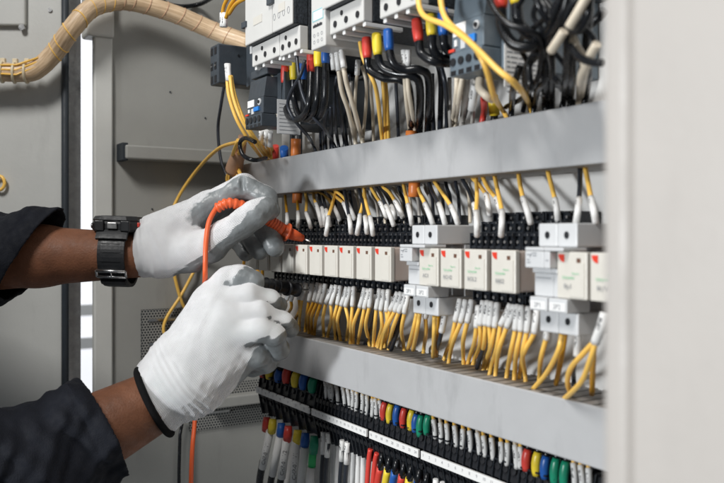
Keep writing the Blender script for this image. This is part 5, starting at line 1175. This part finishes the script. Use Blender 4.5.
# ---- wristwatch on the upper arm
def watch():
    c = seen(119.5, 255.5, .80); ex = (RT * 0.995 - UP * 0.03).normalized(); ey = UP.copy(); ez = -FW
    wt = empty('wristwatch', c, 'chunky black resin wristwatch with steel buckle worn below the upper glove', 'watch')
    R1, R2 = .0268, .0262
    def band(a0, a1, r, hw, th, name, m, n=28, par=wt, taper=0.0, notch=False):
        g = G(); rings = []
        for k in range(n + 1):
            a = a0 + (a1 - a0) * k / n; h = hw * (1 - taper * abs((k / n) - 0.0))
            o = ey * math.sin(a) * (1.03) + ez * math.cos(a)
            ri, ro = r, r + th
            rings.append([g.bm.verts.new(c + o * q + ex * s) for q, s in ((ri, -h), (ro * 0.995, -h), (ro + 0.0003, -h * 0.75), (ro + 0.0003, h * 0.75), (ro * 0.995, h), (ri, h))])
        for k in range(n):
            for j in range(6):
                f = g.bm.faces.new((rings[k][j], rings[k][(j + 1) % 6], rings[k + 1][(j + 1) % 6], rings[k + 1][j]))
        g.bm.faces.new(rings[0]); g.bm.faces.new(rings[-1][::-1])
        return g.build(name, m, par)
    band(R(62), R(-250), R1, .0128, .0032, 'strap', 'watch_resin', 44)
    for k in range(5): band(R(40 - 16 * k), R(38.6 - 16 * k), R1 + .0030, .0100, .0008, 'strap_ridge', 'watch_resin', 2)
    band(R(70), R(30), R1 + .0030, .0150, .0034, 'lug_cover', 'watch_resin', 10)
    band(R(-48), R(-56), R1 + .0034, .0120, .0022, 'strap_loop', 'watch_resin', 4)
    # steel buckle frame with pin
    g = G()
    def sp(a, r, x): return c + (ey * math.sin(a) * 1.03 + ez * math.cos(a)) * r + ex * x
    loop = [sp(R(-26), R1 + .0046, -.0140), sp(R(-26), R1 + .0050, .0140), sp(R(-38), R1 + .0046, .0140), sp(R(-38), R1 + .0046, -.0140), sp(R(-26), R1 + .0046, -.0140)]
    g.tube(loop[:2], .0017, 8); g.tube(loop[1:3], .0014, 8); g.tube(loop[2:4], .0014, 8); g.tube(loop[3:5], .0014, 8); b = g.build('buckle', 'steel', wt)
    G().tube([sp(R(-27), R1 + .0052, 0), sp(R(-40), R1 + .0050, 0)], .0009, 8).build('pin', 'steel', b)
    # case: chamfered block on top of the wrist
    cz = .0305
    def ring(hx, hz, ch, y): return [c + ey * y + ex * a + ez * b for a, b in ((-hx + ch, -hz), (hx - ch, -hz), (hx, -hz + ch), (hx, hz - ch), (hx - ch, hz), (-hx + ch, hz), (-hx, hz - ch), (-hx, -hz + ch))]
    def loft(rs, name, m, par=wt):
        g = G(); V = [[g.bm.verts.new(q) for q in r_] for r_ in rs]
        for i in range(len(V) - 1):
            for j in range(8): g.bm.faces.new((V[i][j], V[i][(j + 1) % 8], V[i + 1][(j + 1) % 8], V[i + 1][j]))
        g.bm.faces.new(V[0][::-1]); g.bm.faces.new(V[-1])
        return g.build(name, m, par)
    case = loft([ring(.0205, .0205, .007, .0235), ring(.0225, .0225, .008, .0262), ring(.0225, .0225, .008, .0315), ring(.0205, .0205, .007, .0345)], 'case', 'watch_resin')
    loft([ring(.0215, .0215, .0085, .0338), ring(.0222, .0222, .0088, .0352), ring(.0200, .0200, .0078, .0386), ring(.0170, .0170, .0065, .0390)], 'bezel', 'watch_resin')
    loft([ring(.0155, .0155, .006, .0388), ring(.0150, .0150, .006, .0393)], 'lens', 'watch_lens')
    for a, b in ((.0232, .008), (.0232, -.008), (-.0232, .008), (-.0232, -.008)):
        G().cyl(c + ey * .029 + ex * a + ez * b, c + ey * .029 + ex * (a * 1.08) + ez * b, .0026, n=12).build('button', 'dull_steel', case)
    for dx in (-.0125, .0125):   # guards at the strap shoulders
        G().obox(c + ey * .0292 + ez * .0232 + ex * dx, (ex, ey, ez), (.0045, .0052, .0022), .001).build('case_guard', 'watch_resin', case)
    G().obox(c + ey * .0295 + ez * .0235, (ex, ey, ez), (.0048, .0032, .0016), .0008).build('front_button', 'dull_steel', case)
    g = G()
    for k in range(5): g.obox(c + ey * .0215 + ez * .0238 + ex * (.0022 * (k - 2)), (ex, (ey * .9 + ez * -.3).normalized(), ez), (.0007, .0013, .0012))
    g.build('raised_marks', 'label_text', case)
    G().obox(c + ey * .0310 + ex * .0228 + ez * .012, (ex, ey, ez), (.0010, .0022, .0035), .0005).build('red_mark', 'red_boot', case)
watch()

# ---- probes
def probe_a():
    tip = at(310.5, 241.5, .3835)
    A = seen(216, 208.5, .776); B = seen(229, 203, .778); Cc = seen(248, 207, .785); Dd = seen(283, 230, .800); E_ = seen(287, 232.3, .802); Ff = seen(303, 238.5, .809)
    p = empty('test_probe', tip, 'orange test probe held in the upper glove, its metal tip touching the terminals', 'test probe', 'multimeter test probes')
    G().tube(spline([Cc, Cc.lerp(Dd, .35), Cc.lerp(Dd, .7), Dd], 3), [.0050, .0054, .0057, .0058, .0058, .0058, .0059, .0060, .0061, .0062], 16).build('handle', 'probe_orange', p)
    g = G(); ax = (Ff - E_).normalized()
    g.tube([Dd, E_ - ax * .0012, E_ - ax * .001, E_ + ax * .001, E_ + ax * .0012, E_ + ax * .0020], [.0064, .0064, .0093, .0093, .0065, .0062], 18)
    g.tube([E_ + ax * .0015, E_.lerp(Ff, .5), Ff], [.0062, .0054, .0034], 16); g.build('finger_guard', 'probe_orange', p)
    G().tube([Ff, Ff.lerp(tip, .85), tip], [.0011, .0010, .0003], 8).build('tip', 'steel', p)
    S_ = spline([A, B, Cc], 10); rs = [.0046 + .0007 * (1 if (k % 3) else -1) for k in range(len(S_))]
    G().tube(S_, rs, 14).build('strain_relief', 'probe_orange', p)
    cb = spline([A.lerp(B, .1), A, seen(209, 222, .766), seen(206, 242, .758), seen(205.3, 265, .756), seen(205, 280, .764), seen(204, 296, .81), seen(200, 340, .86), seen(196, 395, .87), seen(194.5, 425, .86), seen(192, 455, .85), seen(190, 520, .85)], 8)
    G().tube(cb, .0024, 10).build('lead', 'probe_orange', p)
    for k in range(5):
        m = Cc.lerp(Dd, .62 + .07 * k); ax2 = (Dd - Cc).normalized()
        G().tube([m - ax2 * .0005, m + ax2 * .0005], .0064, 16).build('grip_ring', 'probe_orange', p)
probe_a()
def probe_b():
    A = seen(226, 276, .766); B = seen(286, 288, .810); Cc = seen(297.5, 290, .822); tip = at(309, 289.5, .391)
    p = empty('test_probe', tip, 'black test probe pinched under the thumb of the lower glove', 'test probe', 'multimeter test probes')
    G().tube([A, A.lerp(B, .5), B], [.0055, .0060, .0063], 16).build('handle', 'black_plastic', p)
    ax = (Cc - B).normalized()
    G().tube([B, B + ax * .0006, B + ax * .0032, B + ax * .0036, Cc - ax * .0012, Cc - ax * .0010, Cc], [.0062, .0078, .0078, .0062, .0062, .0074, .0070], 18).build('finger_guard', 'black_plastic', p)
    G().tube([Cc, Cc.lerp(tip, .4), tip], [.0030, .0012, .0004], 8).build('tip', 'steel', p)
    for k in range(4):
        m = A.lerp(B, .55 + .1 * k); G().tube([m - ax * .0006, m + ax * .0006], .0067, 16).build('grip_ring', 'black_plastic', p)
probe_b()
